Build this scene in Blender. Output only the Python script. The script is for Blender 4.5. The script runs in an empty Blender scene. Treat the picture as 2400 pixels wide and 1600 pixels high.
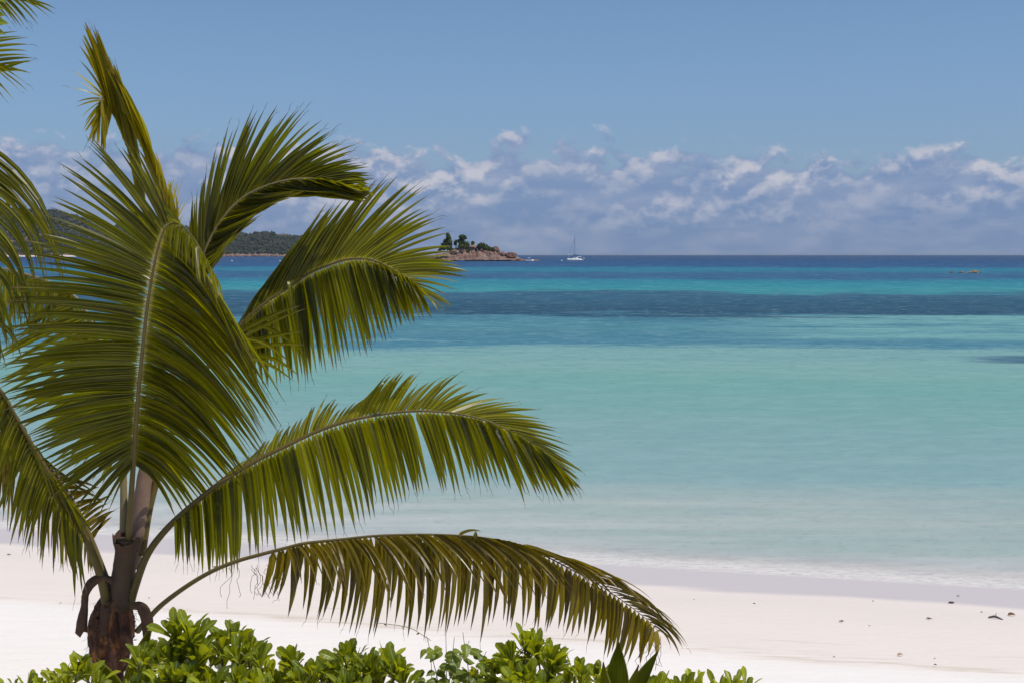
import bpy, math, random
from mathutils import Vector, Matrix, noise as mnoise
R = random.Random(7)
scene = bpy.context.scene
col = scene.collection

# ------------------------------------------------------------------ camera
CAM_H = 5.0
F = 3333.0          # focal length in photo pixels (2400 wide), 50 mm on 36 mm
HZ = 597.0          # horizon row in the photo
cam_d = bpy.data.cameras.new("camera")
cam = bpy.data.objects.new("camera", cam_d); col.objects.link(cam)
cam.location = (0, 0, CAM_H); cam.rotation_euler = (math.pi/2, 0, 0)
cam_d.lens = 50; cam_d.sensor_width = 36
cam_d.shift_y = -(800-HZ)/2400.0
cam_d.clip_start = 0.1; cam_d.clip_end = 60000
scene.camera = cam

# ------------------------------------------------------------------ light
SUN_EL = math.radians(64); SUN_AZ = math.radians(112)   # clockwise from +Y
scene.view_settings.view_transform = 'Standard'; scene.view_settings.look = 'None'
scene.view_settings.gamma = 1; scene.view_settings.exposure = 0.0
scene.cycles.max_bounces = 8; scene.cycles.transparent_max_bounces = 12
scene.cycles.sample_clamp_indirect = 6

sd = bpy.data.lights.new("sun", 'SUN'); sd.energy = 3.9; sd.angle = math.radians(0.5); sd.color = (1, .95, .87)
sun = bpy.data.objects.new("sun", sd); col.objects.link(sun)
S = Vector((math.sin(SUN_AZ)*math.cos(SUN_EL), math.cos(SUN_AZ)*math.cos(SUN_EL), math.sin(SUN_EL)))
sun.rotation_euler = (-S).to_track_quat('-Z', 'Y').to_euler(); sun.location = (0, 0, 60)

class NT:
    """small node-tree helper"""
    def __init__(s, tree): s.t = tree; s.n = tree.nodes; s.l = tree.links
    def node(s, ty, **kw):
        n = s.n.new(ty)
        for k, v in kw.items(): setattr(n, k, v)
        return n
    def put(s, sock, v):
        if isinstance(v, bpy.types.NodeSocket): s.l.new(v, sock)
        elif v is not None:
            if hasattr(sock, 'default_value'):
                try: sock.default_value = v
                except Exception: sock.default_value = (*v, 1)
    def math(s, op, a, b=None, c=None, clamp=False):
        n = s.node('ShaderNodeMath', operation=op, use_clamp=clamp)
        s.put(n.inputs[0], a); s.put(n.inputs[1], b); s.put(n.inputs[2], c); return n.outputs[0]
    def rng(s, v, a, b, c=0.0, d=1.0, smooth=True):
        n = s.node('ShaderNodeMapRange', interpolation_type='SMOOTHSTEP' if smooth else 'LINEAR')
        s.put(n.inputs[0], v)
        for i, q in enumerate((a, b, c, d)): s.put(n.inputs[i+1], q)
        return n.outputs[0]
    def mix(s, f, a, b, mode='MIX'):
        n = s.node('ShaderNodeMix', data_type='RGBA', blend_type=mode)
        s.put(n.inputs[0], f); s.put(n.inputs[6], a); s.put(n.inputs[7], b); return n.outputs[2]
    def noise(s, vec, scale, detail=4, rough=.55, dist=0.0):
        n = s.node('ShaderNodeTexNoise'); s.put(n.inputs['Vector'], vec)
        n.inputs['Scale'].default_value = scale; n.inputs['Detail'].default_value = detail
        n.inputs['Roughness'].default_value = rough; n.inputs['Distortion'].default_value = dist
        return n.outputs[0]
    def mapping(s, vec, scale=(1,1,1), rot=(0,0,0), loc=(0,0,0)):
        n = s.node('ShaderNodeMapping'); s.put(n.inputs[0], vec)
        n.inputs['Scale'].default_value = scale; n.inputs['Rotation'].default_value = rot; n.inputs['Location'].default_value = loc
        return n.outputs[0]
    def ramp(s, v, stops, interp='LINEAR'):
        n = s.node('ShaderNodeValToRGB'); s.put(n.inputs[0], v); cr = n.color_ramp; cr.interpolation = interp
        while len(cr.elements) < len(stops): cr.elements.new(.5)
        for e, (p, c) in zip(cr.elements, stops): e.position = p; e.color = (*c, 1)
        return n.outputs[0]
    def bump(s, h, strength=.3, dist=.02):
        n = s.node('ShaderNodeBump'); n.inputs['Strength'].default_value = 1; s.put(n.inputs['Strength'], strength)
        n.inputs['Distance'].default_value = dist; s.put(n.inputs['Height'], h); return n.outputs[0]
    def sep(s, v):
        n = s.node('ShaderNodeSeparateXYZ'); s.put(n.inputs[0], v); return n.outputs
    def comb(s, x, y, z):
        n = s.node('ShaderNodeCombineXYZ'); s.put(n.inputs[0], x); s.put(n.inputs[1], y); s.put(n.inputs[2], z); return n.outputs[0]

def lin(r, g, b):
    f = lambda c: c/12.92 if c <= .04045 else ((c+.055)/1.055)**2.4
    return (f(r/255), f(g/255), f(b/255))

# ------------------------------------------------------------------ sky
def make_world():
    w = bpy.data.worlds.new("World"); scene.world = w; w.use_nodes = True
    n = NT(w.node_tree); n.n.clear()
    out = n.node('ShaderNodeOutputWorld'); bg = n.node('ShaderNodeBackground')
    sky = n.node('ShaderNodeTexSky', sky_type='NISHITA'); sky.sun_disc = False
    sky.sun_elevation = SUN_EL; sky.sun_rotation = SUN_AZ
    sky.air_density = 1.0; sky.dust_density = .6; sky.ozone_density = 1.6
    tc = n.node('ShaderNodeTexCoord').outputs['Generated']
    x, y, z = n.sep(tc)
    el = n.math('ARCSINE', z); az = n.math('ARCTAN2', x, y)
    STR = 0.085
    # clear sky, tuned a little toward the hazy tropical blue of the place
    hsv = n.node('ShaderNodeHueSaturation'); hsv.inputs['Saturation'].default_value = .86; hsv.inputs['Value'].default_value = .92
    n.put(hsv.inputs['Color'], sky.outputs[0])
    elc = n.math('MAXIMUM', el, 0.0)
    tint = n.mix(n.rng(elc, 0.0, .16), (.65, .82, 1.22, 1), (.73, .955, 1.245, 1))
    clear = n.mix(1.0, hsv.outputs[0], tint, 'MULTIPLY')
    # cumulus bank low over the sea, laid out by direction
    def field(dx, dy):
        p = n.comb(n.math('ADD', az, dx), n.math('MULTIPLY', n.math('ADD', el, dy), 1.35), 0.0)
        return p, n.noise(n.mapping(p, loc=(.35, .2, 0)), 33.0, 10, .56, .10)
    p, puff = field(0.0, 0.0); _, puff2 = field(-.0015, .0075)
    big = n.noise(n.mapping(p, scale=(1, .2, 1), loc=(3.1, 0, 0)), 11.0, 2, .5)
    top = n.math('ADD', n.rng(az, -.02, .24, .061, .052), n.math('MULTIPLY', big, .030))
    dens = n.math('ADD', n.math('MULTIPLY', n.math('SUBTRACT', top, el), 38.0), n.math('MULTIPLY', n.math('SUBTRACT', puff, .5), 3.3))
    mask = n.rng(dens, -.10, .40)
    mask = n.math('MULTIPLY', mask, n.rng(el, -.004, .004))
    q = n.comb(az, n.math('MULTIPLY', el, 3.2), .7)
    veil = n.noise(n.mapping(q, loc=(1.7, 0, 0)), 22.0, 6, .55, .2)
    broad = n.noise(n.mapping(q, scale=(1, .6, 1), loc=(4.7, 1, 0)), 12.0, 3, .5, .2)
    up = n.rng(el, .006, .058)
    head = n.rng(n.math('SUBTRACT', puff, puff2), -.06, .15)
    lit = n.math('MULTIPLY', head, n.math('MULTIPLY', n.math('ADD', .10, n.math('MULTIPLY', up, .95)), n.rng(broad, .36, .62, .40, 1.0)))
    lit = n.math('ADD', lit, n.math('MULTIPLY', n.math('SUBTRACT', veil, .42), 1.0), clamp=True)
    k = 1.0/STR
    c_low = tuple(v*k for v in lin(107, 136, 179)); c_dark = tuple(v*k for v in lin(122, 146, 185)); c_lit = tuple(v*k for v in lin(196, 197, 209))
    cloud = n.mix(lit, n.mix(up, (*c_low, 1), (*c_dark, 1)), (*c_lit, 1))
    c = n.mix(n.math('MULTIPLY', mask, .92), clear, cloud)
    n.put(bg.inputs[0], c); bg.inputs[1].default_value = STR
    n.l.new(bg.outputs[0], out.inputs[0])
make_world()

# ------------------------------------------------------------------ helpers
def P(px, py, Y):
    """a world point at distance Y along the view for a spot measured in the photo"""
    return Vector(((px-1200)/F*Y, Y, CAM_H-(py-HZ)/F*Y))

class MB:
    def __init__(s): s.v = []; s.f = []; s.c = []
    def add(s, p, c=(0, 0, 0)):
        s.v.append((p[0], p[1], p[2])); s.c.append(c); return len(s.v)-1
    def tube(s, pts, rad, seg=8, c=(.5, .5, .5), cap=True, flat=1.0, rough=0.0):
        pts = [Vector(p) for p in pts]; rings = []
        up = Vector((0, 0, 1)) if abs((pts[1]-pts[0]).normalized().z) < .9 else Vector((0, 1, 0))
        for i, p in enumerate(pts):
            t = (pts[min(i+1, len(pts)-1)]-pts[max(i-1, 0)]).normalized()
            a = t.cross(up)
            if a.length < 1e-4: a = t.orthogonal()
            a.normalize(); b = a.cross(t).normalized(); up = b
            r = rad[i] if isinstance(rad, (list, tuple)) else rad
            ring = []
            for k in range(seg):
                th = 2*math.pi*k/seg; rr = r*(1+R.uniform(-rough, rough))
                ring.append(s.add(p+a*math.cos(th)*rr+b*math.sin(th)*rr*flat, (c[0], i/(len(pts)-1), c[2])))
            rings.append(ring)
        for i in range(len(rings)-1):
            for k in range(seg):
                s.f.append((rings[i][k], rings[i][(k+1) % seg], rings[i+1][(k+1) % seg], rings[i+1][k]))
        if cap: s.f.append(tuple(rings[0][::-1])); s.f.append(tuple(rings[-1]))
    def ribbon(s, A, M, B, width, wdir, rnd=.5, segs=7, fold=.3, tw=0.0, prof=None, sag=0.0, rag=0.0, pet=0.0):
        """a leaf blade: folded along its midrib, on the curve A-M-B"""
        prof = prof or palm_prof
        A, M, B = Vector(A), Vector(M), Vector(B); last = None; d0 = None
        for i in range(segs+1):
            u = i/segs
            p = A*(1-u)**2+M*2*u*(1-u)+B*u*u
            t = ((M-A)*(1-u)+(B-M)*u); t = t.normalized() if t.length > 1e-6 else (B-A).normalized()
            p = p-Vector((0, 0, sag*u**3))
            w = wdir-t*wdir.dot(t)
            if w.length < 1e-4: w = t.orthogonal()
            w.normalize()
            if tw: w = Matrix.Rotation(tw*u, 3, t) @ w
            n = t.cross(w); h = width*.5*prof(u); ug = u
            if pet:
                h = width*.5*(.42 if u < pet*.8 else max(.42*(u < .5), palm_prof((u-pet*.8)/(1-pet*.8)))); ug = u*.035/pet if u < pet else .035+(u-pet)*.965/(1-pet)
            if rag and .1 < u < .98: h *= 1+R.uniform(-rag, rag)
            a = s.add(p-w*h+n*h*fold, (rnd, ug, 0)); b = s.add(p, (rnd, ug, 1)); c = s.add(p+w*h+n*h*fold, (rnd, ug, 0))
            if last: s.f.append((last[0], last[1], b, a)); s.f.append((last[1], last[2], c, b))
            last = (a, b, c)
    def box(s, c, d, rot=0, col=(.5, .5, .5), taper=1.0):
        c = Vector(c); m = Matrix.Rotation(rot, 3, 'Z'); i0 = len(s.v)
        for z in (-1, 1):
            k = 1 if z < 0 else taper
            for x, y in ((-1, -1), (1, -1), (1, 1), (-1, 1)):
                s.add(c+m @ Vector((x*d[0]*.5*k, y*d[1]*.5*k, z*d[2]*.5)), col)
        for f in ((3, 2, 1, 0), (4, 5, 6, 7), (0, 1, 5, 4), (1, 2, 6, 5), (2, 3, 7, 6), (3, 0, 4, 7)):
            s.f.append(tuple(i0+q for q in f))
    def blob(s, c, r, sub=2, amp=.25, fr=1.5, seed=0, col=(.5, .5, .5), flatten=None):
        """lumpy rounded stone / foliage core"""
        import bmesh
        bm = bmesh.new(); bmesh.ops.create_icosphere(bm, subdivisions=sub, radius=1)
        i0 = len(s.v); c = Vector(c); o = Vector((seed*3.7, seed*1.3, seed*2.1))
        for v in bm.verts:
            p = v.co.copy()
            k = 1+amp*mnoise.noise(p*fr+o)+amp*.5*mnoise.noise(p*fr*2.3+o)
            p *= k
            if flatten is not None and p.z < flatten: p.z = flatten
            s.add(c+Vector((p.x*r[0], p.y*r[1], p.z*r[2])), col)
        for f in bm.faces: s.f.append(tuple(i0+v.index for v in f.verts))
        bm.free()
    def leaves(s, c, r, n, size, seed=0):
        """a volume of leaf-sized faces for a crown seen from afar"""
        q = random.Random(seed); c = Vector(c)
        for _ in range(n):
            while True:
                d = Vector((q.uniform(-1, 1), q.uniform(-1, 1), q.uniform(-1, 1)))
                if .15 < d.length < 1: break
            d *= (.55+.45*q.random())/max(d.length, .5)
            d *= 1+.25*mnoise.noise(d*2+Vector((seed, 0, 0)))
            p = c+Vector((d.x*r[0], d.y*r[1], d.z*r[2]))
            a = Vector((q.gauss(0, 1), q.gauss(0, 1), q.gauss(0, .6))).normalized(); b = a.orthogonal().normalized()
            b = Matrix.Rotation(q.uniform(0, 6.28), 3, a) @ b; e = a.cross(b)
            h = size*q.uniform(.6, 1.3); rn = q.random(); i0 = len(s.v)
            for x, y in ((-1, -.5), (0, -.8), (1, 0), (0, .8)): s.add(p+b*x*h+e*y*h, (rn, .5, 0))
            s.f.append((i0, i0+1, i0+2, i0+3))
    def build(s, name, mat, parent=None, smooth=False, origin=None):
        me = bpy.data.meshes.new(name); o = Vector((0, 0, 0))
        if parent is not None: o = Vector(parent['_o']) if '_o' in parent else Vector((0, 0, 0))
        elif origin is not None: o = Vector(origin)
        me.from_pydata([(v[0]-o.x, v[1]-o.y, v[2]-o.z) for v in s.v], [], s.f); me.update()
        ca = me.color_attributes.new('Col', 'FLOAT_COLOR', 'POINT')
        ca.data.foreach_set('color', [q for c in s.c for q in (c[0], c[1], c[2], 1)])
        if smooth: me.polygons.foreach_set('use_smooth', [True]*len(me.polygons))
        me.materials.append(mat)
        ob = bpy.data.objects.new(name, me); col.objects.link(ob)
        if parent is not None: ob.parent = parent; ob['_o'] = tuple(o)
        else: ob.location = o; ob['_o'] = tuple(o)
        return ob

def palm_prof(u):
    return (.16+.84*min(1, u/.10))*max(0.02, (1-u**2.4))**.9
def spoon_prof(u):
    return .10+.90*(min(1, u/.70))**1.5 if u < .70 else max(.02, 1-((u-.70)/.30)**2.6)**.5
def heart_prof(u):
    return max(.03, (math.sin(math.pi*u**.62))**.85)
def lance_prof(u):
    return max(.03, math.sin(math.pi*(u**.7))**.9)

ROOTS = []
def thing(name, loc, label, cat, group=None):
    o = bpy.data.objects.new(name, None); col.objects.link(o); o.location = loc; o['_o'] = tuple(loc)
    o.empty_display_size = .2
    return tag(o, label, cat, group)
def tag(o, label, cat=None, group=None, kind=None):
    o['label'] = label
    if cat: o['category'] = cat
    if group: o['group'] = group
    if kind: o['kind'] = kind
    return o
def struct(o, label=None, kind='structure'):
    o['kind'] = kind
    if label: o['label'] = label
    return o

# ------------------------------------------------------------------ materials
def mat(name):
    m = bpy.data.materials.new(name); m.use_nodes = True; n = NT(m.node_tree); n.n.clear()
    out = n.node('ShaderNodeOutputMaterial'); return m, n, out
def principled(n, base, rough=.6, spec=.5, normal=None, metal=0.0):
    b = n.node('ShaderNodeBsdfPrincipled'); n.put(b.inputs['Base Color'], base); n.put(b.inputs['Roughness'], rough)
    n.put(b.inputs['Specular IOR Level'], spec); n.put(b.inputs['Metallic'], metal)
    if normal is not None: n.put(b.inputs['Normal'], normal)
    return b
def leaf_material(name, dark, light, trans, tmix=.45, rough=.38, spec=.5, tip=None, base=None, rib=None, veins=0.0, spots=0.0, tipstart=.9):
    m, n, out = mat(name)
    at = n.node('ShaderNodeAttribute', attribute_name='Col'); r, u, rb = n.sep(at.outputs['Color'])
    pos = n.node('ShaderNodeNewGeometry').outputs['Position']
    no = n.noise(pos, 3.2, 4, .6)
    f = n.math('ADD', n.math('MULTIPLY', r, .65), n.math('MULTIPLY', n.math('SUBTRACT', no, .28), .8), clamp=True)
    c = n.mix(f, dark, light)
    tcol = n.mix(f, tuple(v*.40 for v in trans), tuple(trans))
    if rib is not None: c = n.mix(n.rng(rb, .78, .98), c, rib)
    if spots:
        sp = n.rng(n.noise(pos, 60, 3, .6), .60, .70)
        c = n.mix(n.math('MULTIPLY', sp, spots), c, (.16, .085, .03, 1)); tcol = n.mix(n.math('MULTIPLY', sp, spots), tcol, (.16, .07, .02, 1))
    if base is not None:
        k = n.rng(u, .014, .045, 1, 0); c = n.mix(k, c, base)
    if tip is not None:
        k = n.rng(n.math('ADD', u, n.math('MULTIPLY', n.math('SUBTRACT', r, .5), .12)), tipstart, 1.0); c = n.mix(k, c, tip); tcol = n.mix(k, tcol, tip)
    b = principled(n, c, rough, spec)
    t = n.node('ShaderNodeBsdfTranslucent'); n.put(t.inputs[0], tcol)
    mx = n.node('ShaderNodeMixShader'); mx.inputs[0].default_value = tmix
    n.l.new(b.outputs[0], mx.inputs[1]); n.l.new(t.outputs[0], mx.inputs[2]); n.l.new(mx.outputs[0], out.inputs[0])
    return m
M = {}
M['palm'] = leaf_material('palm_leaf', (.005, .010, .001), (.088, .092, .003), (.70, .66, .002), .41, .34, .30, tip=(.20, .15, .06), base=(.40, .32, .13), rib=(.28, .25, .03))
M['palm_young'] = leaf_material('young_palm_leaf', (.13, .13, .006), (.42, .33, .010), (.80, .64, .006), .46, .34, .28, tip=(.28, .19, .06), rib=(.26, .23, .06))
M['palm_old'] = leaf_material('old_palm_leaf', (.012, .014, .002), (.21, .15, .010), (.50, .37, .008), .36, .30, .30, tip=(.22, .13, .06), base=(.45, .36, .16), rib=(.24, .18, .06), spots=.7, tipstart=.78)
M['beach_leaf'] = leaf_material('fleshy_leaf', (.026, .052, .003), (.33, .36, .015), (.86, .88, .008), .38, .26, .5, rib=(.30, .40, .10))
M['vine_leaf'] = leaf_material('thin_vine_leaf', (.06, .10, .008), (.20, .24, .020), (.55, .60, .015), .36, .42, .3, rib=(.28, .34, .10))
M['sprout'] = leaf_material('pleated_leaf', (.045, .075, .006), (.19, .19, .015), (.60, .58, .012), .40, .36, .35, tip=(.30, .20, .04))
M['tree_leaf'] = leaf_material('far_leaf', (.022, .042, .010), (.15, .20, .035), (.20, .26, .02), .28, .6, .25)
M['wood_leaf'] = leaf_material('forest_leaf', (.014, .023, .013), (.055, .062, .028), (.06, .07, .02), .2, .7, .2)

def stalk_material(name, a, b, rough=.55):
    m, n, out = mat(name); pos = n.node('ShaderNodeNewGeometry').outputs['Position']
    no = n.noise(pos, 9, 5, .6); fine = n.noise(n.mapping(pos, (90, 90, 6)), 1.0, 4, .6)
    c = n.mix(no, a, b); c = n.mix(n.math('MULTIPLY', fine, .5), c, tuple(v*.55 for v in b))
    n.l.new(principled(n, c, rough, .35, n.bump(fine, .35, .004)).outputs[0], out.inputs[0]); return m
M['rachis'] = stalk_material('leaf_stalk', (.070, .058, .010), (.18, .125, .032))
M['rachis_pale'] = stalk_material('pale_leaf_stalk', (.15, .13, .05), (.30, .23, .12))
M['sheath'] = stalk_material('leaf_sheath', (.060, .034, .018), (.16, .095, .055), .8)
M['sheath_light'] = stalk_material('young_sheath', (.15, .085, .06), (.33, .22, .165), .75)
M['fibre'] = stalk_material('dead_fibre', (.045, .024, .016), (.14, .075, .045), .9)
def trunk_mat():
    m, n, out = mat('palm_trunk'); pos = n.node('ShaderNodeNewGeometry').outputs['Position']
    st = n.noise(n.mapping(pos, (26, 26, 3)), 1.0, 6, .65); pa = n.noise(pos, 5.5, 4, .6)
    weave = n.noise(n.mapping(pos, (20, 20, 120), rot=(.4, .2, 0)), 1.0, 3, .6)
    c = n.ramp(pa, [(.36, (.040, .019, .012)), (.50, (.12, .048, .024)), (.58, (.30, .115, .035)), (.72, (.36, .17, .07))])
    c = n.mix(n.rng(st, .35, .65), (.045, .026, .018, 1), c)
    h = n.math('ADD', st, n.math('MULTIPLY', weave, .5))
    n.l.new(principled(n, c, .85, .25, n.bump(h, .8, .02)).outputs[0], out.inputs[0]); return m
M['trunk'] = trunk_mat()
def simple(name, c, rough=.5, spec=.5, vary=.25, scale=2.0, bump=0.0):
    m, n, out = mat(name); pos = n.node('ShaderNodeNewGeometry').outputs['Position']
    no = n.noise(pos, scale, 4, .6)
    cc = n.mix(no, tuple(v*(1-vary) for v in c), tuple(min(1, v*(1+vary)) for v in c))
    n.l.new(principled(n, cc, rough, spec, n.bump(no, bump, .05) if bump else None).outputs[0], out.inputs[0]); return m
M['twig'] = simple('twig_bark', (.16, .13, .07), .8)
M['gel'] = simple('white_gelcoat', (.80, .79, .77), .25, .5, .04)
M['blue_canvas'] = simple('blue_canvas', (.03, .14, .36), .8, .2, .15)
M['dark_glass'] = simple('dark_glass', (.02, .025, .03), .1, .6, .1)
M['spar'] = simple('spar_alloy', (.22, .25, .30), .5, .5, .1)
M['deck'] = simple('deck_timber', (.33, .19, .12), .7, .3, .2)
M['net'] = simple('dark_netting', (.07, .06, .09), .9, .2, .2)
M['buoy'] = simple('buoy_plastic', (.80, .84, .85), .4, .4, .04)
M['weed'] = simple('dry_seaweed', (.17, .09, .045), .9, .2, .4, 60)
M['drift'] = simple('grey_driftwood', (.11, .10, .095), .9, .2, .4, 60)
M['shell'] = simple('shell_bits', (.38, .27, .19), .7, .3, .3, 80)
def rock_mat(name, a, b, c3):
    m, n, out = mat(name); pos = n.node('ShaderNodeNewGeometry').outputs['Position']
    big = n.noise(pos, .16, 5, .6); st = n.noise(n.mapping(pos, (.9, .9, .12)), 1.0, 6, .65); fine = n.noise(pos, 1.2, 6, .65)
    c = n.mix(n.rng(big, .38, .62), a, b); c = n.mix(n.math('MULTIPLY', n.rng(st, .50, .64), .75), c, c3)
    c = n.mix(n.math('MULTIPLY', n.rng(fine, .50, .66), .65), c, tuple(v*.5 for v in a))
    n.l.new(principled(n, c, .85, .25, n.bump(fine, .7, .5)).outputs[0], out.inputs[0]); return m
M['granite'] = rock_mat('pink_granite', (.20, .105, .075), (.30, .20, .155), (.045, .035, .03))
M['reef'] = rock_mat('reef_stone', (.22, .12, .06), (.32, .22, .12), (.06, .05, .04))

# ------------------------------------------------------------------ ground, sea
SL = .28            # the shore runs oblique: s = Y + SL * X
def beach_z(s):
    pts = [(-60, 2.0), (4, 1.15), (12, 1.0), (14.6, .93), (15.4, .86), (18, .55), (21.3, .15), (23.4, 0.0), (26, -.14), (32, -.6), (45, -1.6), (80, -4)]
    for (a, za), (b, zb) in zip(pts, pts[1:]):
        if s <= b: k = (s-a)/(b-a); return za+(zb-za)*k
    return -4
def sand_material():
    m, n, out = mat('coral_sand'); pos = n.node('ShaderNodeNewGeometry').outputs['Position']
    x, y, z = n.sep(pos); s = n.math('ADD', y, n.math('MULTIPLY', x, SL))
    al = n.mapping(pos, (.35, 2.2, 1), rot=(0, 0, .27))
    w1 = n.noise(al, .55, 4, .55); w2 = n.noise(al, 3.0, 5, .6); gr = n.noise(pos, 40, 4, .7); fl = n.noise(al, 9.0, 4, .65)
    sj = n.math('ADD', s, n.math('MULTIPLY', n.math('SUBTRACT', w1, .5), .9))
    dry = (.74, .655, .58, 1); damp = (.67, .595, .54, 1); wet = (.55, .49, .475, 1); bright = (.80, .745, .69, 1); wrack = (.58, .47, .375, 1)
    c = n.mix(n.rng(sj, 14.7, 16.0), bright, dry)
    c = n.mix(n.math('MULTIPLY', n.rng(sj, 17.5, 21.0), .6), c, damp)
    c = n.mix(n.rng(sj, 21.25, 21.75), c, wet); c = n.mix(n.rng(s, 23.2, 23.9), c, (.66, .62, .60, 1))
    # line of fine weed left by the last high tide, and a fainter one lower down
    d1 = n.math('ABSOLUTE', n.math('SUBTRACT', sj, 15.55)); k1 = n.math('MULTIPLY', n.rng(d1, .45, 0.0), n.rng(w2, .44, .66))
    d2 = n.math('ABSOLUTE', n.math('SUBTRACT', sj, 16.6)); k2 = n.math('MULTIPLY', n.rng(d2, .18, 0.0), n.rng(w2, .52, .68))
    c = n.mix(n.math('MULTIPLY', k1, .75), c, wrack); c = n.mix(n.math('MULTIPLY', k2, .5), c, wrack)
    c = n.mix(n.math('MULTIPLY', n.rng(fl, .60, .76), .12), c, (.50, .42, .36, 1))
    c = n.mix(n.math('MULTIPLY', n.rng(w2, .35, .7), .08), c, (.55, .50, .49, 1))
    rough = n.rng(sj, 21.2, 21.8, .9, .48)
    h = n.math('ADD', n.math('ADD', w2, n.math('MULTIPLY', gr, .25)), fl)
    b = principled(n, c, rough, .25, n.bump(h, n.rng(sj, 20.5, 21.8, .45, .06), .04))
    n.l.new(b.outputs[0], out.inputs[0]); return m
def make_beach():
    mb = MB(); xs = [-400, -200, -100, -60, -40]+[-30+i*.6 for i in range(101)]+[40, 60, 100, 200, 400]
    ss = [-120, -60, -20, 0, 4, 8]+[9+i*.4 for i in range(45)]+[28, 30, 33, 37, 42, 50, 65, 80, 130]
    for s in ss:
        for x in xs:
            y = s-SL*x; z = beach_z(s)
            if s < 22: z += .03*mnoise.noise(Vector((x*.5, y*.9, 0)))+.014*mnoise.noise(Vector((x*1.7, y*2.6, 4)))
            mb.add((x, y, z))
    nx = len(xs)
    for j in range(len(ss)-1):
        for i in range(nx-1): a = j*nx+i; mb.f.append((a, a+1, a+1+nx, a+nx))
    struct(mb.build('beach', sand_material(), smooth=True), 'white coral sand beach sloping to the sea')
def water_material():
    m, n, out = mat('lagoon_water'); pos = n.node('ShaderNodeNewGeometry').outputs['Position']
    x, y, z = n.sep(pos)
    s0 = n.math('ADD', y, n.math('MULTIPLY', x, SL))
    far = n.math('ADD', y, n.math('MULTIPLY', x, .10))
    sN = n.mix(n.rng(y, 30, 80), n.comb(s0, s0, s0), n.comb(far, far, far)); s, _, _ = n.sep(sN)
    lg = n.math('LOGARITHM', n.math('MAXIMUM', s, 5.0), 10.0)
    # patchy edges of the weed beds: noise in (x/y, log y) so patches keep their shape with range
    la = n.math('LOGARITHM', n.math('MAXIMUM', y, 5.0), 10.0)
    e1 = n.noise(n.comb(n.math('MULTIPLY', x, .012), n.math('MULTIPLY', la, 7.0), 0.0), 1.6, 5, .6, .3)
    e2 = n.noise(n.comb(n.math('MULTIPLY', x, .05), n.math('MULTIPLY', la, 26.0), 2.0), 1.6, 5, .62, .4)
    e3 = n.noise(n.comb(n.math('MULTIPLY', n.math('DIVIDE', x, y), 110.0), n.math('MULTIPLY', la, 210.0), 3.0), 1.0, 4, .65, .3)
    warp = n.math('ADD', n.math('MULTIPLY', n.math('SUBTRACT', e3, .5), n.rng(y, 55, 100, .02, .05)), n.math('ADD', n.math('MULTIPLY', n.math('SUBTRACT', e1, .5), .16), n.math('MULTIPLY', n.math('SUBTRACT', e2, .5), .14)))
    t = n.math('DIVIDE', n.math('SUBTRACT', n.math('ADD', lg, warp), 1.30), 2.2)
    T = lambda d: (math.log10(d)-1.30)/2.2
    Fq = .74
    def C(r, g, b): return tuple(v*Fq for v in lin(r, g, b))
    stops = [(T(23.5), C(222, 216, 208)), (T(25.0), C(200, 204, 198)), (T(27.5), C(176, 190, 182)), (T(33), C(147, 180, 177)), (T(44), C(135, 176, 170)), (T(55), C(122, 174, 163)),
             (T(66), C(134, 178, 168)), (T(76), C(126, 173, 169)), (T(81), C(74, 134, 152)), (T(94), C(80, 138, 150)), (T(104), C(84, 146, 156)), (T(115), C(66, 126, 144)), (T(120), C(28, 72, 96)),
             (T(150), C(32, 82, 106)), (T(190), C(46, 98, 124)), (T(200), C(56, 150, 154)), (T(235), C(38, 142, 154)), (T(290), C(30, 122, 146)), (T(310), C(42, 92, 130)), (T(400), C(40, 98, 134)),
             (T(440), C(28, 122, 148)), (T(540), C(26, 118, 146)), (T(600), C(24, 82, 130)), (T(900), C(22, 72, 122)), (T(1400), C(24, 64, 114)), (T(3000), C(30, 66, 112))]
    c = n.ramp(t, stops[:31])
    xr = n.math('ADD', n.math('DIVIDE', x, y), n.math('MULTIPLY', n.math('SUBTRACT', e1, .5), .35))
    pale = n.math('MULTIPLY', n.rng(xr, .12, .30), n.math('MULTIPLY', n.rng(far, 82, 90), n.rng(far, 123, 118)))
    c = n.mix(n.math('MULTIPLY', n.math('MULTIPLY', pale, n.rng(e2, .70, .42)), .85), c, (*C(126, 182, 176), 1))
    # lone dark weed patch on the right
    dx = n.math('DIVIDE', n.math('SUBTRACT', x, 27.0), 6.0); dy = n.math('DIVIDE', n.math('SUBTRACT', y, 68.2), 3.0)
    rr = n.math('ADD', n.math('ADD', n.math('MULTIPLY', dx, dx), n.math('MULTIPLY', dy, dy)), n.math('MULTIPLY', n.math('SUBTRACT', e2, .5), 3.5))
    c = n.mix(n.math('MULTIPLY', n.rng(rr, 1.3, .3), .85), c, (*C(52, 92, 118), 1))
    # ripples
    wp = n.mapping(pos, (.55, 1.6, 1), rot=(0, 0, .16))
    r1 = n.noise(wp, .9, 4, .6, .3); r2 = n.noise(wp, 3.2, 4, .62, .3)
    rp = n.noise(n.comb(n.math('MULTIPLY', n.math('DIVIDE', x, y), 16.0), n.math('MULTIPLY', la, 46.0), 1.0), 2.2, 5, .66, .4)
    c = n.mix(n.math('MULTIPLY', n.rng(rp, .35, .70), n.rng(y, 60, 110, .045, .22)), c, tuple(v*.6 for v in C(70, 120, 140)))
    c = n.mix(n.math('MULTIPLY', n.rng(rp, .60, .30), .05), c, (.62, .72, .70, 1))
    c = n.mix(n.math('MULTIPLY', n.rng(e3, .52, .74), n.rng(y, 40, 100, .12, .46)), c, tuple(v*.55 for v in C(66, 112, 140)))
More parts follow.
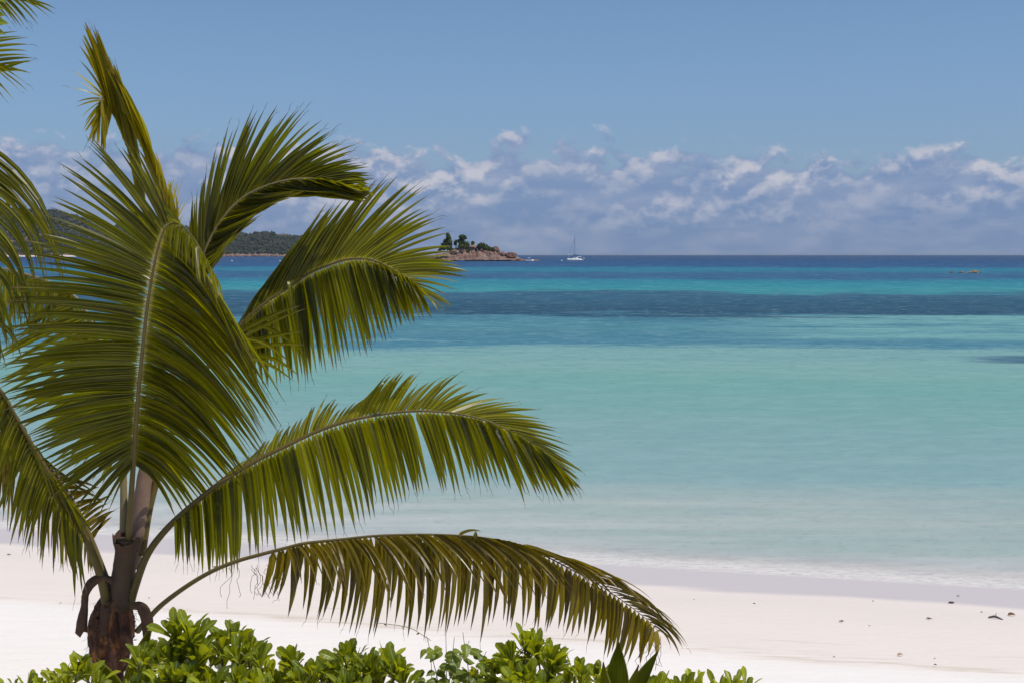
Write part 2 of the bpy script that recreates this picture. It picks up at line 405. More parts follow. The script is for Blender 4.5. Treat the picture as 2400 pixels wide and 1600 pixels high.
    c = n.mix(n.math('MULTIPLY', n.rng(e3, .46, .28), n.rng(y, 40, 100, .12, .40)), c, (*C(150, 190, 190), 1))
    hgt = n.math('ADD', n.math('MULTIPLY', r1, 1.0), n.math('MULTIPLY', r2, .45))
    nb = n.bump(hgt, n.rng(y, 20, 120, .35, .85), .10)
    d = n.node('ShaderNodeBsdfDiffuse'); n.put(d.inputs[0], c)
    g = n.node('ShaderNodeBsdfGlossy'); n.put(g.inputs['Roughness'], .16); n.put(g.inputs['Color'], (.9, .95, 1, 1)); n.put(g.inputs['Normal'], nb)
    fr = n.node('ShaderNodeFresnel'); fr.inputs[0].default_value = 1.33; n.put(fr.inputs['Normal'], nb)
    ff = n.math('MINIMUM', n.math('MULTIPLY', fr.outputs[0], .42), .12)
    # clear shallows over the sand, then opaque body colour
    alpha = n.rng(n.math('ADD', s0, n.math('MULTIPLY', n.math('SUBTRACT', r1, .5), 1.2)), 23.2, 25.4, .12, 1.0)
    tr = n.node('ShaderNodeBsdfTransparent'); tr.inputs[0].default_value = (.93, .985, .985, 1)
    body = n.node('ShaderNodeMixShader'); n.put(body.inputs[0], alpha); n.l.new(tr.outputs[0], body.inputs[1]); n.l.new(d.outputs[0], body.inputs[2])
    surf = n.node('ShaderNodeMixShader'); n.put(surf.inputs[0], ff); n.l.new(body.outputs[0], surf.inputs[1]); n.l.new(g.outputs[0], surf.inputs[2])
    # lace of foam where the wavelets run out
    fj = n.math('ADD', s0, n.math('MULTIPLY', n.math('SUBTRACT', n.noise(n.mapping(pos, (.5, .5, 1)), 1.0, 3, .5), .5), .7))
    band = n.math('MULTIPLY', n.rng(fj, 23.1, 23.4), n.rng(fj, 25.2, 23.6))
    lace = n.noise(n.mapping(pos, (1.6, 4.2, 1), rot=(0, 0, .27)), 2.6, 5, .68, .8)
    fm = n.math('MULTIPLY', band, n.rng(lace, .10, .66))
    fd = n.node('ShaderNodeBsdfDiffuse'); fd.inputs[0].default_value = (.80, .74, .69, 1)
    fx = n.node('ShaderNodeMixShader'); n.put(fx.inputs[0], n.math('MULTIPLY', fm, .65)); n.l.new(surf.outputs[0], fx.inputs[1]); n.l.new(fd.outputs[0], fx.inputs[2])
    n.l.new(fx.outputs[0], out.inputs[0]); return m
def make_sea():
    mb = MB(); xs = [-9000, -4000, -600, -120, 0, 120, 600, 4000, 9000]; ys = [-120, 10, 30, 60, 150, 600, 2500, 9000, 14000]
    for y in ys:
        for x in xs: mb.add((x, y, 0))
    n = len(xs)
    for j in range(len(ys)-1):
        for i in range(n-1): a = j*n+i; mb.f.append((a, a+1, a+1+n, a+n))
    struct(mb.build('sea', water_material()), 'turquoise lagoon with dark weed beds and deep blue horizon')
make_beach(); make_sea()

# ------------------------------------------------------------------ headland
def interp(tab, x):
    if x <= tab[0][0]: return tab[0][1]
    for (a, va), (b, vb) in zip(tab, tab[1:]):
        if x <= b: return va+(vb-va)*(x-a)/(b-a)
    return tab[-1][1]
def make_headland():
    YH = 3500.0; k = YH/F
    prof = [(-700, 430), (-400, 450), (-150, 480), (0, 493), (38, 496), (60, 510), (80, 526), (105, 531), (130, 535), (160, 529), (190, 519), (212, 513), (235, 524), (270, 532), (330, 536), (420, 541), (500, 549), (535, 546), (556, 540), (574, 544), (584, 553), (612, 553), (640, 561), (660, 570), (680, 582), (694, 594), (704, 604)]
    m, n, out = mat('headland_slope'); pos = n.node('ShaderNodeNewGeometry').outputs['Position']
    x, y, z = n.sep(pos)
    a = n.noise(pos, .03, 5, .65); b = n.noise(pos, .012, 4, .6)
    c = n.mix(n.rng(a, .4, .6), (.035, .045, .025, 1), (.08, .075, .04, 1)); c = n.mix(n.rng(b, .60, .70), c, (.22, .13, .10, 1))
    c = n.mix(n.rng(z, 9, 4), c, (.24, .15, .115, 1))
    n.l.new(principled(n, c, .9, .2).outputs[0], out.inputs[0])
    mb = MB(); px = [-700+i*12 for i in range(118)]; N = 22
    H = {}
    for i, q in enumerate(px):
        top = max(0.0, (602-interp(prof, q))*k)
        for j in range(N+1):
            v = j/N; dep = 620*v
            base = math.sin(min(1, v*1.0)*math.pi*.5)**.85
            h = top*base*(1+.16*mnoise.noise(Vector((q*.02, v*4, 1))))*(1.0 if j else 0)
            if j == N: h = top
            xx = (q-1200)*k; h += (4*mnoise.noise(Vector((q*.09, v*12, 7)))+2) if 0 < j and top > 4 else (-2 if j == 0 else 0)
            # the water's edge bends back toward the point
            y0 = YH-80+ (220*max(0, (q-300)/400) if q > 300 else 0)
            mb.add((xx*(1+0*v), y0+dep, h)); H[(i, j)] = (xx, y0+dep, h, top)
    for i in range(len(px)-1):
        for j in range(N): a0 = i*(N+1)+j; mb.f.append((a0, a0+N+1, a0+N+2, a0+1))
    # far side
    struct(mb.build('headland', m, smooth=True), 'low granite headland across the bay')
    # woodland on it, one mass
    wb = MB(); q = random.Random(3)
    for _ in range(10500):
        i = q.randrange(len(px)-1); j = int(q.random()**.8*N)
        xx, yy, h, top = H[(i, max(1, j))]
        if top < 5 or xx < -2000: continue
        u = px[i]
        if mnoise.noise(Vector((u*.035, j*.30, 3))) > .40: continue
        if 545 < u < 578 and j > N*.62: continue
        if h < 5: continue
        r = q.uniform(3.2, 6.6)*min(1, .45+top/60); X = xx+q.uniform(-7, 7); Yq = yy+q.uniform(-14, 14)
        wb.blob((X, Yq, h+r*.45), (r*q.uniform(.7, 1.1), r*.9, r*q.uniform(.7, 1.35)), 1, .5, 1.8, q.random()*30, (q.random(), .5, 0))
    struct(wb.build('woodland', M['wood_leaf']), 'dark green woodland covering the far headland', 'stuff')
    # pale strip of sand at its foot, on the left
    bb = MB()
    for i in range(60):
        q2 = -700+i*18; xx = (q2-1200)*k
        w = 1.0 if q2 < 260 else max(.1, 1-(q2-260)/120)
        y0 = YH-80
        bb.add((xx, y0-55*w-10, -.2)); bb.add((xx, y0-20*w-8, 2.2*w)); bb.add((xx, y0+30, 3.4*w))
    for i in range(59):
        for j in range(2): a0 = i*3+j; bb.f.append((a0, a0+3, a0+4, a0+1))
    struct(bb.build('far_beach', simple('far_sand', (.62, .54, .47), .9, .2, .08, .05), smooth=True), 'pale strip of sand below the wooded headland')
    # shore rocks at the water's edge
    rb = MB(); q = random.Random(9)
    for _ in range(150):
        u = q.uniform(380, 700); y0 = YH-80+(220*max(0, (u-300)/400))
        s_ = q.uniform(2.5, 6.5)
        rb.blob(((u-1200)*k, y0-q.uniform(-10, 10), q.uniform(0, 2)), (s_*1.5, s_, s_*.8), 1, .4, 1.4, q.random()*40)
    struct(rb.build('shore_rocks', M['granite']), 'reddish shore rocks along the foot of the headland', 'stuff')
make_headland()

# ------------------------------------------------------------------ islet
def make_islet():
    YI = 1111.0; k = YI/F
    prof = [(984, 613), (995, 608), (1010, 603), (1030, 599), (1045, 591), (1060, 586), (1085, 582), (1110, 579), (1140, 580), (1165, 585), (1185, 592), (1205, 600), (1222, 606), (1238, 612), (1246, 614)]
    mb = MB(); xs = [984+i*2.0 for i in range(132)]; N = 16
    for q in xs:
        top = max(0, (612-interp(prof, q))*k)
        for j in range(N+1):
            v = j/N; h = top*math.sin(math.pi*min(1, v*.98+.01))**.6*(1+.35*mnoise.noise(Vector((q*.14, v*5, 2))))-.5
            h += .9*mnoise.noise(Vector((q*.5, v*14, 5)))*(1 if top > 1 else .3)
            mb.add(((q-1200)*k, YI-12+38*v, h))
    for i in range(len(xs)-1):
        for j in range(N): a = i*(N+1)+j; mb.f.append((a, a+N+1, a+N+2, a+1))
    struct(mb.build('islet', M['granite']), 'small granite islet in the lagoon')
    Z = lambda x, y: (990+x*.119, 530+y*.119)
    bl = [(1750, 590, 100, 62, 'largest rounded boulder at the right end of the islet'), (1560, 565, 78, 55, 'squat pink boulder left of the end boulder of the islet'), (1455, 470, 66, 56, 'pinkish boulder perched on the crest right of the bushes'),
          (1740, 668, 250, 30, 'long flat slab at the right waterline of the islet'), (1240, 560, 78, 75, 'pale leaning boulder below the right bush of the islet'), (1130, 545, 62, 80, 'tall narrow boulder left of the pale leaning one'),
          (985, 560, 62, 70, 'grey upright boulder in the middle of the islet face'), (1335, 600, 85, 88, 'broad warm boulder low on the right face'), (1120, 650, 95, 62, 'orange boulder at the waterline under the tall narrow one'),
          (870, 630, 66, 56, 'small pink boulder low in the middle of the islet'), (735, 610, 84, 56, 'pale slanting boulder on the left middle shore'), (620, 545, 100, 78, 'grey broad boulder under the tall trees'),
          (490, 610, 84, 70, 'brownish boulder at the left shore below the grey broad one'), (345, 610, 98, 58, 'pink rounded boulder on the left shore of the islet'), (200, 625, 84, 44, 'low boulder near the left tip of the islet'),
          (70, 650, 80, 30, 'lowest flat boulder at the left tip of the islet'), (975, 430, 110, 44, 'overhanging grey ledge on the crest between the trees'), (790, 505, 70, 70, 'dark cleft boulder under the broad tree'),
          (1450, 640, 84, 50, 'reddish boulder at the waterline left of the flat slab'), (1260, 660, 74, 40, 'low red boulder between two waterline boulders'), (960, 672, 74, 34, 'small low boulder at the waterline in the middle'), (640, 672, 70, 32, 'small dark boulder at the left waterline')]
    for i, (x, y, hw, hh, lab) in enumerate(bl):
        px, py = Z(x, y); dep = YI-9+ (612-py)*k*.8
        c = P(px, py, dep); b = MB()
        b.blob((c.x, c.y, c.z), (hw*.119*k*1.08, hw*.119*k*.9, hh*.119*k*1.1), 3, .34, 1.15, i+2.3)
        tag(b.build('boulder', M['granite'], origin=c), lab, 'boulder', 'granite boulders of the islet')
    def tree(name, lab, cat, px, top, base, lobes, leaf=.8, trunk=True, grp=None):
        dep = YI+(8 if trunk else -2); b0 = P(px, base, dep)
        t = thing(name, b0, lab, cat, grp)
        f = MB()
        for i, (lx, ly, rx, ry, nn) in enumerate(lobes):
            c = P(lx, ly, dep+(i % 3-1)*1.5); f.leaves(c, (rx*k, rx*k*.9, ry*k), nn, leaf, i*7+int(px))
        f.build('crown', M['tree_leaf'], t)
        if trunk:
            w = MB(); tp = P(px+1, top+(base-top)*.3, dep); w.tube([b0-Vector((0, 0, 2)), b0.lerp(tp, .5)+Vector((.2, 0, 0)), tp], [.45, .32, .16], 6); w.build('trunk', M['twig'], t)
    z = lambda x, y, rx, ry, n: (990+x*.119, 530+y*.119, rx*.119, ry*.119, n)
    tree('casuarina_tree', 'tall dark ragged tree at the left end of the islet crest', 'tree', 1049, 548, 588, [z(500, 185, 45, 45, 90), z(515, 240, 55, 50, 120), z(480, 300, 70, 60, 170), z(540, 320, 50, 55, 100), z(450, 370, 85, 60, 220), z(540, 380, 60, 40, 80), z(430, 430, 95, 45, 200), z(520, 430, 70, 40, 120)], .75, grp='trees on the islet')
    tree('spreading_tree', 'flat topped tall tree on the islet crest right of the ragged one', 'tree', 1083, 551, 585, [z(785, 215, 78, 38, 180), z(830, 235, 45, 25, 60), z(770, 270, 50, 45, 110), z(785, 330, 75, 45, 150), z(720, 300, 30, 40, 50), z(800, 390, 90, 50, 200), z(870, 400, 60, 45, 100)], .8, grp='trees on the islet')
    tree('small_tree', 'small dark tree between the two tall islet trees', 'tree', 1068, 563, 583, [z(655, 310, 32, 35, 60), z(650, 350, 35, 35, 60)], .7, grp='trees on the islet')
    tree('palm_like_tree', 'small lone tree standing on the grey ledge of the islet', 'tree', 1108, 566, 580, [z(995, 330, 38, 32, 60), z(990, 370, 26, 30, 40)], .6, grp='trees on the islet')
    tree('bush', 'largest rounded green bush on the islet right of the ledge', 'bush', 1130, 569, 588, [z(1170, 390, 90, 62, 320), z(1240, 420, 70, 50, 180), z(1110, 420, 50, 40, 90)], .7, False, 'bushes on the islet')
    tree('bush', 'bright green low bush at the right edge of the islet thicket', 'bush', 1148, 577, 592, [z(1310, 450, 80, 45, 220), z(1380, 455, 60, 32, 110), z(1290, 480, 50, 26, 70)], .6, False, 'bushes on the islet')
    tree('bush', 'dark bush below the flat topped tree on the islet', 'bush', 1086, 575, 588, [z(780, 400, 95, 42, 220), z(880, 370, 60, 60, 140)], .65, False, 'bushes on the islet')
    tree('bush', 'dark bush at the foot of the ragged islet tree', 'bush', 1040, 576, 590, [z(400, 430, 70, 42, 160), z(500, 430, 60, 40, 110), z(345, 470, 40, 22, 50)], .65, False, 'bushes on the islet')
    tree('bush', 'low bush spilling over the middle of the islet below the grey ledge', 'bush', 1100, 580, 592, [z(930, 480, 70, 30, 140), z(870, 450, 50, 30, 80), z(1040, 470, 40, 22, 60)], .55, False, 'bushes on the islet')
    tree('bush', 'low bush on the left rocks of the islet under the ragged tree', 'bush', 1060, 583, 595, [z(600, 470, 80, 30, 150), z(690, 450, 50, 30, 80)], .55, False, 'bushes on the islet')
    # reef stones breaking the surface on the right
    for x, hw, hh, lab in ((2232, 4.5, 1.6, 'leftmost and smallest reddish reef rock far out right'), (2253, 6.5, 1.6, 'low middle reef rock far out right'), (2284, 16, 2.8, 'longest brown reef rock far out right')):
        b = MB(); c = P(x, 638.5, 390); c.z = .02; kk = 390/F
        b.blob(c, (hw*kk, .8, hh*kk*1.8), 3, .4, 1.6, x)
        tag(b.build('reef_rock', M['reef'], origin=c), lab, 'rock', 'reef rocks breaking the water')
make_islet()

# ------------------------------------------------------------------ boats and buoys
def make_boats():
    YB = 1080.0; k = YB/F
    o = Vector(((1348-1200)*k, YB, 0))
    t = thing('sailing_catamaran', o, 'white sailing catamaran with bare mast and blue sail cover anchored right of the islet', 'sailboat')
    L = 12.6
    def hull(yy):
        b = MB(); n = 14; rings = []
        for i in range(n+1):
            u = i/n; x = -L/2+L*u
            w = .75*min(1, (u/.28))**.7*(1 if u < .85 else 1-.15*(u-.85)/.15); w = max(w, .06)
            hd = 2.05-.35*u if u < .75 else 1.79-1.1*(u-.75)/.25
            ring = [(x-(.12 if i == 0 else 0), -w, hd), (x, -w*.95, .7), (x+.1, -w*.5, -.3), (x+.1, w*.5, -.3), (x, w*.95, .7), (x-(.12 if i == 0 else 0), w, hd)]
            rings.append([b.add(o+Vector((p[0], p[1]+yy, p[2]))) for p in ring])
        for a, c in zip(rings, rings[1:]):
            for q in range(6): b.f.append((a[q], c[q], c[(q+1) % 6], a[(q+1) % 6]))
        b.f.append(tuple(rings[0])); b.f.append(tuple(rings[-1][::-1])); b.build('hull', M['gel'], t, True)
    hull(-2.6); hull(2.6)
    b = MB(); b.box(o+Vector((1.2, 0, 1.35)), (7.2, 5.0, .7)); b.build('bridge_deck', M['gel'], t)
    b = MB(); b.box(o+Vector((-4.0, 0, 1.75)), (3.1, 4.4, .06)); b.build('trampoline', M['net'], t)
    # cabin with sloping front
    b = MB(); i0 = len(b.v)
    for y in (-2.3, 2.3):
        for x, z in ((-2.3, 1.6), (-1.0, 2.75), (1.6, 3.0), (2.6, 3.0), (2.9, 1.6)): b.add(o+Vector((x, y*(.86 if z > 2 else 1), z)))
    b.f += [(0, 4, 3, 2, 1), (5, 6, 7, 8, 9)]+[(q, (q+1) % 5, (q+1) % 5+5, q+5) for q in range(5)]
    cab = b.build('cabin', M['gel'], t)
    b = MB(); b.box(o+Vector((-.1, -2.16, 2.35)), (1.7, .12, .35)); b.build('window', M['dark_glass'], cab)
    b = MB(); b.box(o+Vector((2.25, -2.16, 2.35)), (.7, .12, .6)); b.build('window', M['dark_glass'], cab)
    b = MB(); b.tube([o+Vector((-2.0, 0, 2.0)), o+Vector((-1.0, 0, 2.9))], [1.6, 1.4], 8, flat=.12); b.build('wind_screen', M['deck'], t)
    b = MB(); b.box(o+Vector((3.1, 0, 3.35)), (3.0, 4.2, .16), taper=.92)
    for x in (1.9, 4.3):
        for y in (-1.9, 1.9): b.tube([o+Vector((x, y, 1.6)), o+Vector((x, y, 3.3))], .05, 6)
    b.build('cockpit_roof', M['gel'], t)
    b = MB(); b.tube([o+Vector((-1.3, 0, 2.5)), o+Vector((-.75, 0, 10)), o+Vector((-.1, 0, 19.6))], [.16, .15, .10], 8)
    b.build('mast', M['spar'], t)
    b = MB(); b.tube([o+Vector((-1.15, 0, 4.25)), o+Vector((4.0, 0, 4.15))], .08, 6); boom = b.build('boom', M['spar'], t)
    b = MB(); b.tube([o+Vector((-1.05, 0, 4.75)), o+Vector((1.0, 0, 4.62)), o+Vector((3.9, 0, 4.35))], [.42, .36, .2], 8); b.build('sail_cover', M['blue_canvas'], boom)
    b = MB(); b.tube([o+Vector((-5.9, 0, 1.9)), o+Vector((-.25, 0, 17.6))], .07, 6); b.build('furled_jib', M['spar'], t)
    b = MB()
    for y in (-2.4, 2.4): b.tube([o+Vector((.5, y, 1.8)), o+Vector((-.15, 0, 17.8))], .03, 4)
    b.tube([o+Vector((5.8, 0, 1.2)), o+Vector((-.1, 0, 19.5))], .02, 4); b.build('shroud', M['spar'], t)
    b = MB(); b.tube([o+Vector((-5.0, -1.6, 1.9)), o+Vector((-4.9, -1.6, 4.9))], .06, 6); b.blob(o+Vector((-4.9, -1.6, 4.9)), (.42, .42, .5), 2, .05); b.build('bow_light', M['gel'], t)
    b = MB()
    for y in (-1.2, 1.2): b = MB(); b.tube([o+Vector((4.6, y, 1.5)), o+Vector((5.6, y, 3.1)), o+Vector((6.9, y, 2.9))], .06, 6); b.build('davit', M['spar'], t)
    
    d = o+Vector((6.75, 0, 1.9)); g = thing('dinghy', d, 'pale rubber dinghy hanging at the stern of the catamaran', 'dinghy')
    b = MB(); b.tube([d+Vector((-.5, -1.5, .1)), d+Vector((-.5, 1.1, .1)), d+Vector((-.1, 1.7, .2)), d+Vector((.4, 1.1, .1)), d+Vector((.4, -1.5, .1))], .28, 8); b.build('tube', M['gel'], g, True)
    b = MB(); b.box(d+Vector((0, -.1, -.05)), (.9, 2.6, .12)); b.build('floor', M['net'], g)
    # motor boat by the islet
    YM = 1060.0; km = YM/F; o = Vector(((1241-1200)*km, YM, 0))
    t = thing('motor_boat', o, 'small white motor boat with a canopy beside the right tip of the islet', 'motorboat')
    b = MB(); rings = []; n = 10; L = 6.6
    for i in range(n+1):
        u = i/n; w = 1.1*(1 if u < .6 else max(.05, (1-u)/.4))**.6; x = -L/2+L*u; h = .85+.3*u*u
        rings.append([b.add(o+Vector(p)) for p in ((x, -w, h), (x, -w*.85, .25), (x, -.1, -.2), (x, .1, -.2), (x, w*.85, .25), (x, w, h))])
    for a, c in zip(rings, rings[1:]):
        for q in range(6): b.f.append((a[q], c[q], c[(q+1) % 6], a[(q+1) % 6]))
    b.f.append(tuple(rings[0])); b.f.append(tuple(rings[-1][::-1])); b.build('hull', M['gel'], t, True)
    b = MB(); b.box(o+Vector((-.3, 0, 2.45)), (2.6, 1.9, .16), taper=.8); c = b.build('canopy', M['gel'], t)
    b = MB()
    for x in (-1.3, .7):
        for y in (-.85, .85): b = MB(); b.tube([o+Vector((x, y, .9)), o+Vector((x, y, 2.4))], .05, 5); b.build('post', M['spar'], c)
    b = MB(); b.box(o+Vector((.5, 0, 1.3)), (.9, 1.3, .8), taper=.7); b.build('console', M['dark_glass'], t)
    b = MB(); b.box(o+Vector((-3.6, 0, .7)), (.6, .5, 1.1), taper=.7); b.build('outboard_motor', M['dark_glass'], t)
    for x, c3, lab in ((1227, M['reef'], 'dark low rock behind the motor boat'), (1254, M['granite'], 'flat reddish rock in front of the motor boat')):
        b = MB(); c = P(x, 612, 1085); c.z = .2; b.blob(c, (3.0 if x < 1240 else 4.0, 2.2, 1.0), 2, .3, 1.3, x); tag(b.build('rock', c3, origin=c), lab, 'rock')
    for x, Y, lab in ((1316.5, 1075, 'small white mooring buoy just left of the catamaran'), (543.5, 1030, 'left one of two white buoys before the headland'), (656, 1030, 'right one of two white buoys before the headland')):
        b = MB(); c = Vector(((x-1200)/F*Y, Y, .35)); b.blob(c, (.52, .52, .48), 2, .02); b.tube([c+Vector((0, 0, .4)), c+Vector((0, 0, .75))], .07, 6)
        tag(b.build('mooring_buoy', M['buoy'], origin=c, smooth=True), lab, 'buoy', 'white mooring buoys')
make_boats()

# ------------------------------------------------------------------ palms
def spline(pts, n):
    pts = [Vector(p) for p in pts]; out = []
    q = [pts[0]*2-pts[1]]+pts+[pts[-1]*2-pts[-2]]
    for i in range(len(pts)-1):
        a, b, c, d = q[i:i+4]
        for j in range(n):
            t = j/n; out.append(.5*((2*b)+(c-a)*t+(2*a-5*b+4*c-d)*t*t+(3*b-a-3*c+d)*t**3))
    out.append(pts[-1]); return out
def frond(parent, rach, sides, r0=.028, r1=.004, rmat='rachis', lmat='palm', extra=(), label=None, flat=.8):
    """rach: (px, py, Y) along the midrib. sides: dicts with keys (base px, base py, tip px, tip py[, tip depth offset])"""
    pix = spline([(a, b, c) for a, b, c in rach], 10)
    pts = [P(*p) for p in pix]; m = len(pts)
    cum = [0.0]
    for a, b in zip(pts, pts[1:]): cum.append(cum[-1]+(b-a).length)
    mb = MB()
    def at(t):
        f = t*(m-1); i = min(int(f), m-2); f -= i
        return pts[i].lerp(pts[i+1], f), (pts[min(i+2, m-1)]-pts[max(i-1, 0)]).normalized(), pix[i].lerp(pix[i+1], f)
    def tpar(bx, by):
        best = min(range(m), key=lambda i: (pix[i].x-bx)**2+(pix[i].y-by)**2)
        if 0 < best < m-1:
            cands = []
            for i in (best-1, best):
                a, b = pix[i].xy, pix[i+1].xy; d = b-a; u = max(0, min(1, (Vector((bx, by))-a).dot(d)/max(d.length_squared, 1e-9)))
                cands.append(((a+d*u-Vector((bx, by))).length, i+u))
            return min(cands)[1]/(m-1)
        return best/(m-1)
    for sd_ in sides:
        K = sd_['keys']; ox, oy, sc = sd_.get('z', (0, 0, 1))
        keys = []
        for kk in K:
            bx, by, tx, ty = [v for v in kk[:4]]
            keys.append((tpar(ox+bx*sc, oy+by*sc), ox+tx*sc, oy+ty*sc, kk[4] if len(kk) > 4 else sd_.get('dY', 0)))
        keys.sort(key=lambda q: q[0]); t0, t1 = keys[0][0], keys[-1][0]
        n = sd_['n']; bow = sd_.get('bow', (0, 0)); wid = sd_.get('w', .042); jit = sd_.get('jit', 7); tws = sd_.get('twist', 0)
        bowY = sd_.get('bowY', 0); mf = sd_.get('mf', .5)
        # spacing by arc length
        a0 = cum[int(t0*(m-1))]; a1 = cum[min(m-1, int(t1*(m-1)+1))]
        for i in range(n):
            f = (i+.5)/n; t = t0+(t1-t0)*f
            # even arc spacing
            target = a0+(a1-a0)*f
            for j in range(m-1):
                if cum[j+1] >= target: t = (j+(target-cum[j])/max(1e-9, cum[j+1]-cum[j]))/(m-1); break
            t = min(max(t, t0), t1)
            for (ka, xa, ya, da), (kb, xb, yb, db) in zip(keys, keys[1:]):
                if t <= kb+1e-9: break
            u = 0 if kb-ka < 1e-9 else min(1, max(0, (t-ka)/(kb-ka)))
            tx = xa+(xb-xa)*u; ty = ya+(yb-ya)*u; dY = da+(db-da)*u
            A, T, pp = at(t)
            cl = mnoise.noise(Vector((i*.33, tx*.01, n*.7))); jx, jy = R.gauss(0, jit)+cl*jit*1.5, R.gauss(0, jit)+cl*jit*1.0;
            if R.random() < .010: continue
            ln = 1+R.uniform(-.09, .05)
            if R.random() < .06: ln *= R.uniform(.7, .9)
            Yt = pp.z+dY+R.uniform(-.03, .03)
            ex, ey = pp.x+(tx+jx-pp.x)*ln, pp.y+(ty+jy-pp.y)*ln
            B = P(ex, ey, Yt)
            L = math.hypot(ex-pp.x, ey-pp.y); bs = L/250
            mx = pp.x+(ex-pp.x)*mf+(bow[0])*bs+R.uniform(-4, 4)*bs; my = pp.y+(ey-pp.y)*mf+(bow[1])*bs+R.uniform(-4, 4)*bs
            Mid = P(mx, my, (pp.z+Yt)/2+bowY)
            d = (B-A).normalized(); wd = T-d*T.dot(d)
            if wd.length < .05: wd = d.cross(Vector((0, 1, 0)))
            wd.normalize(); wd = Matrix.Rotation(tws+R.gauss(0, .28), 3, d) @ wd
            ww = wid*R.uniform(.8, 1.15)*min(1.0, .35+(B-A).length/.75)
            r0_, r1_ = sd_.get('rnd', (0, 1))
            mb.ribbon(A, Mid, B, ww, wd, r0_+(r1_-r0_)*R.random()**1.3, 10, R.uniform(.45, 1.05), R.gauss(0, sd_.get('curl', .25)), sag=sd_.get('sag', .02), rag=sd_.get('rag', 0), pet=sd_.get('pet', 0))
            # brown thread at the very tip
            if R.random() < sd_.get('thread', .25):
                e = (B-Mid).normalized(); g = B+e*R.uniform(.03, .08)+Vector((R.uniform(-.03, .03), 0, -R.uniform(.0, .05)))
                mb.tube([B-Vector((0, 0, sd_.get('sag', .02))), B.lerp(g, .5), g], [.0022, .0016, .0008], 3, (R.random(), 1, 0), False)
    for ex in extra:   # single bent leaflets: list of (px,py,Y)
        c = [P(*q) for q in ex[:3]]; mb.ribbon(c[0], c[1], c[2], ex[3], Vector(ex[4]).normalized(), ex[5], 9, .3, ex[6] if len(ex) > 6 else .3)
    fr = mb.build('frond', M[lmat], parent)
    if label: fr['label'] = label
    rb = MB(); rb.tube(pts, [r0+(r1-r0)*(c/cum[-1])**.55 for c in cum], 8, flat=flat); rb.build('rachis', M[rmat], fr, True)
    return fr

PY = 12.0
root = P(256, 1725, PY)
palm = thing('palm_tree', root, 'young coconut palm with wide green fronds in the left foreground', 'palm tree')

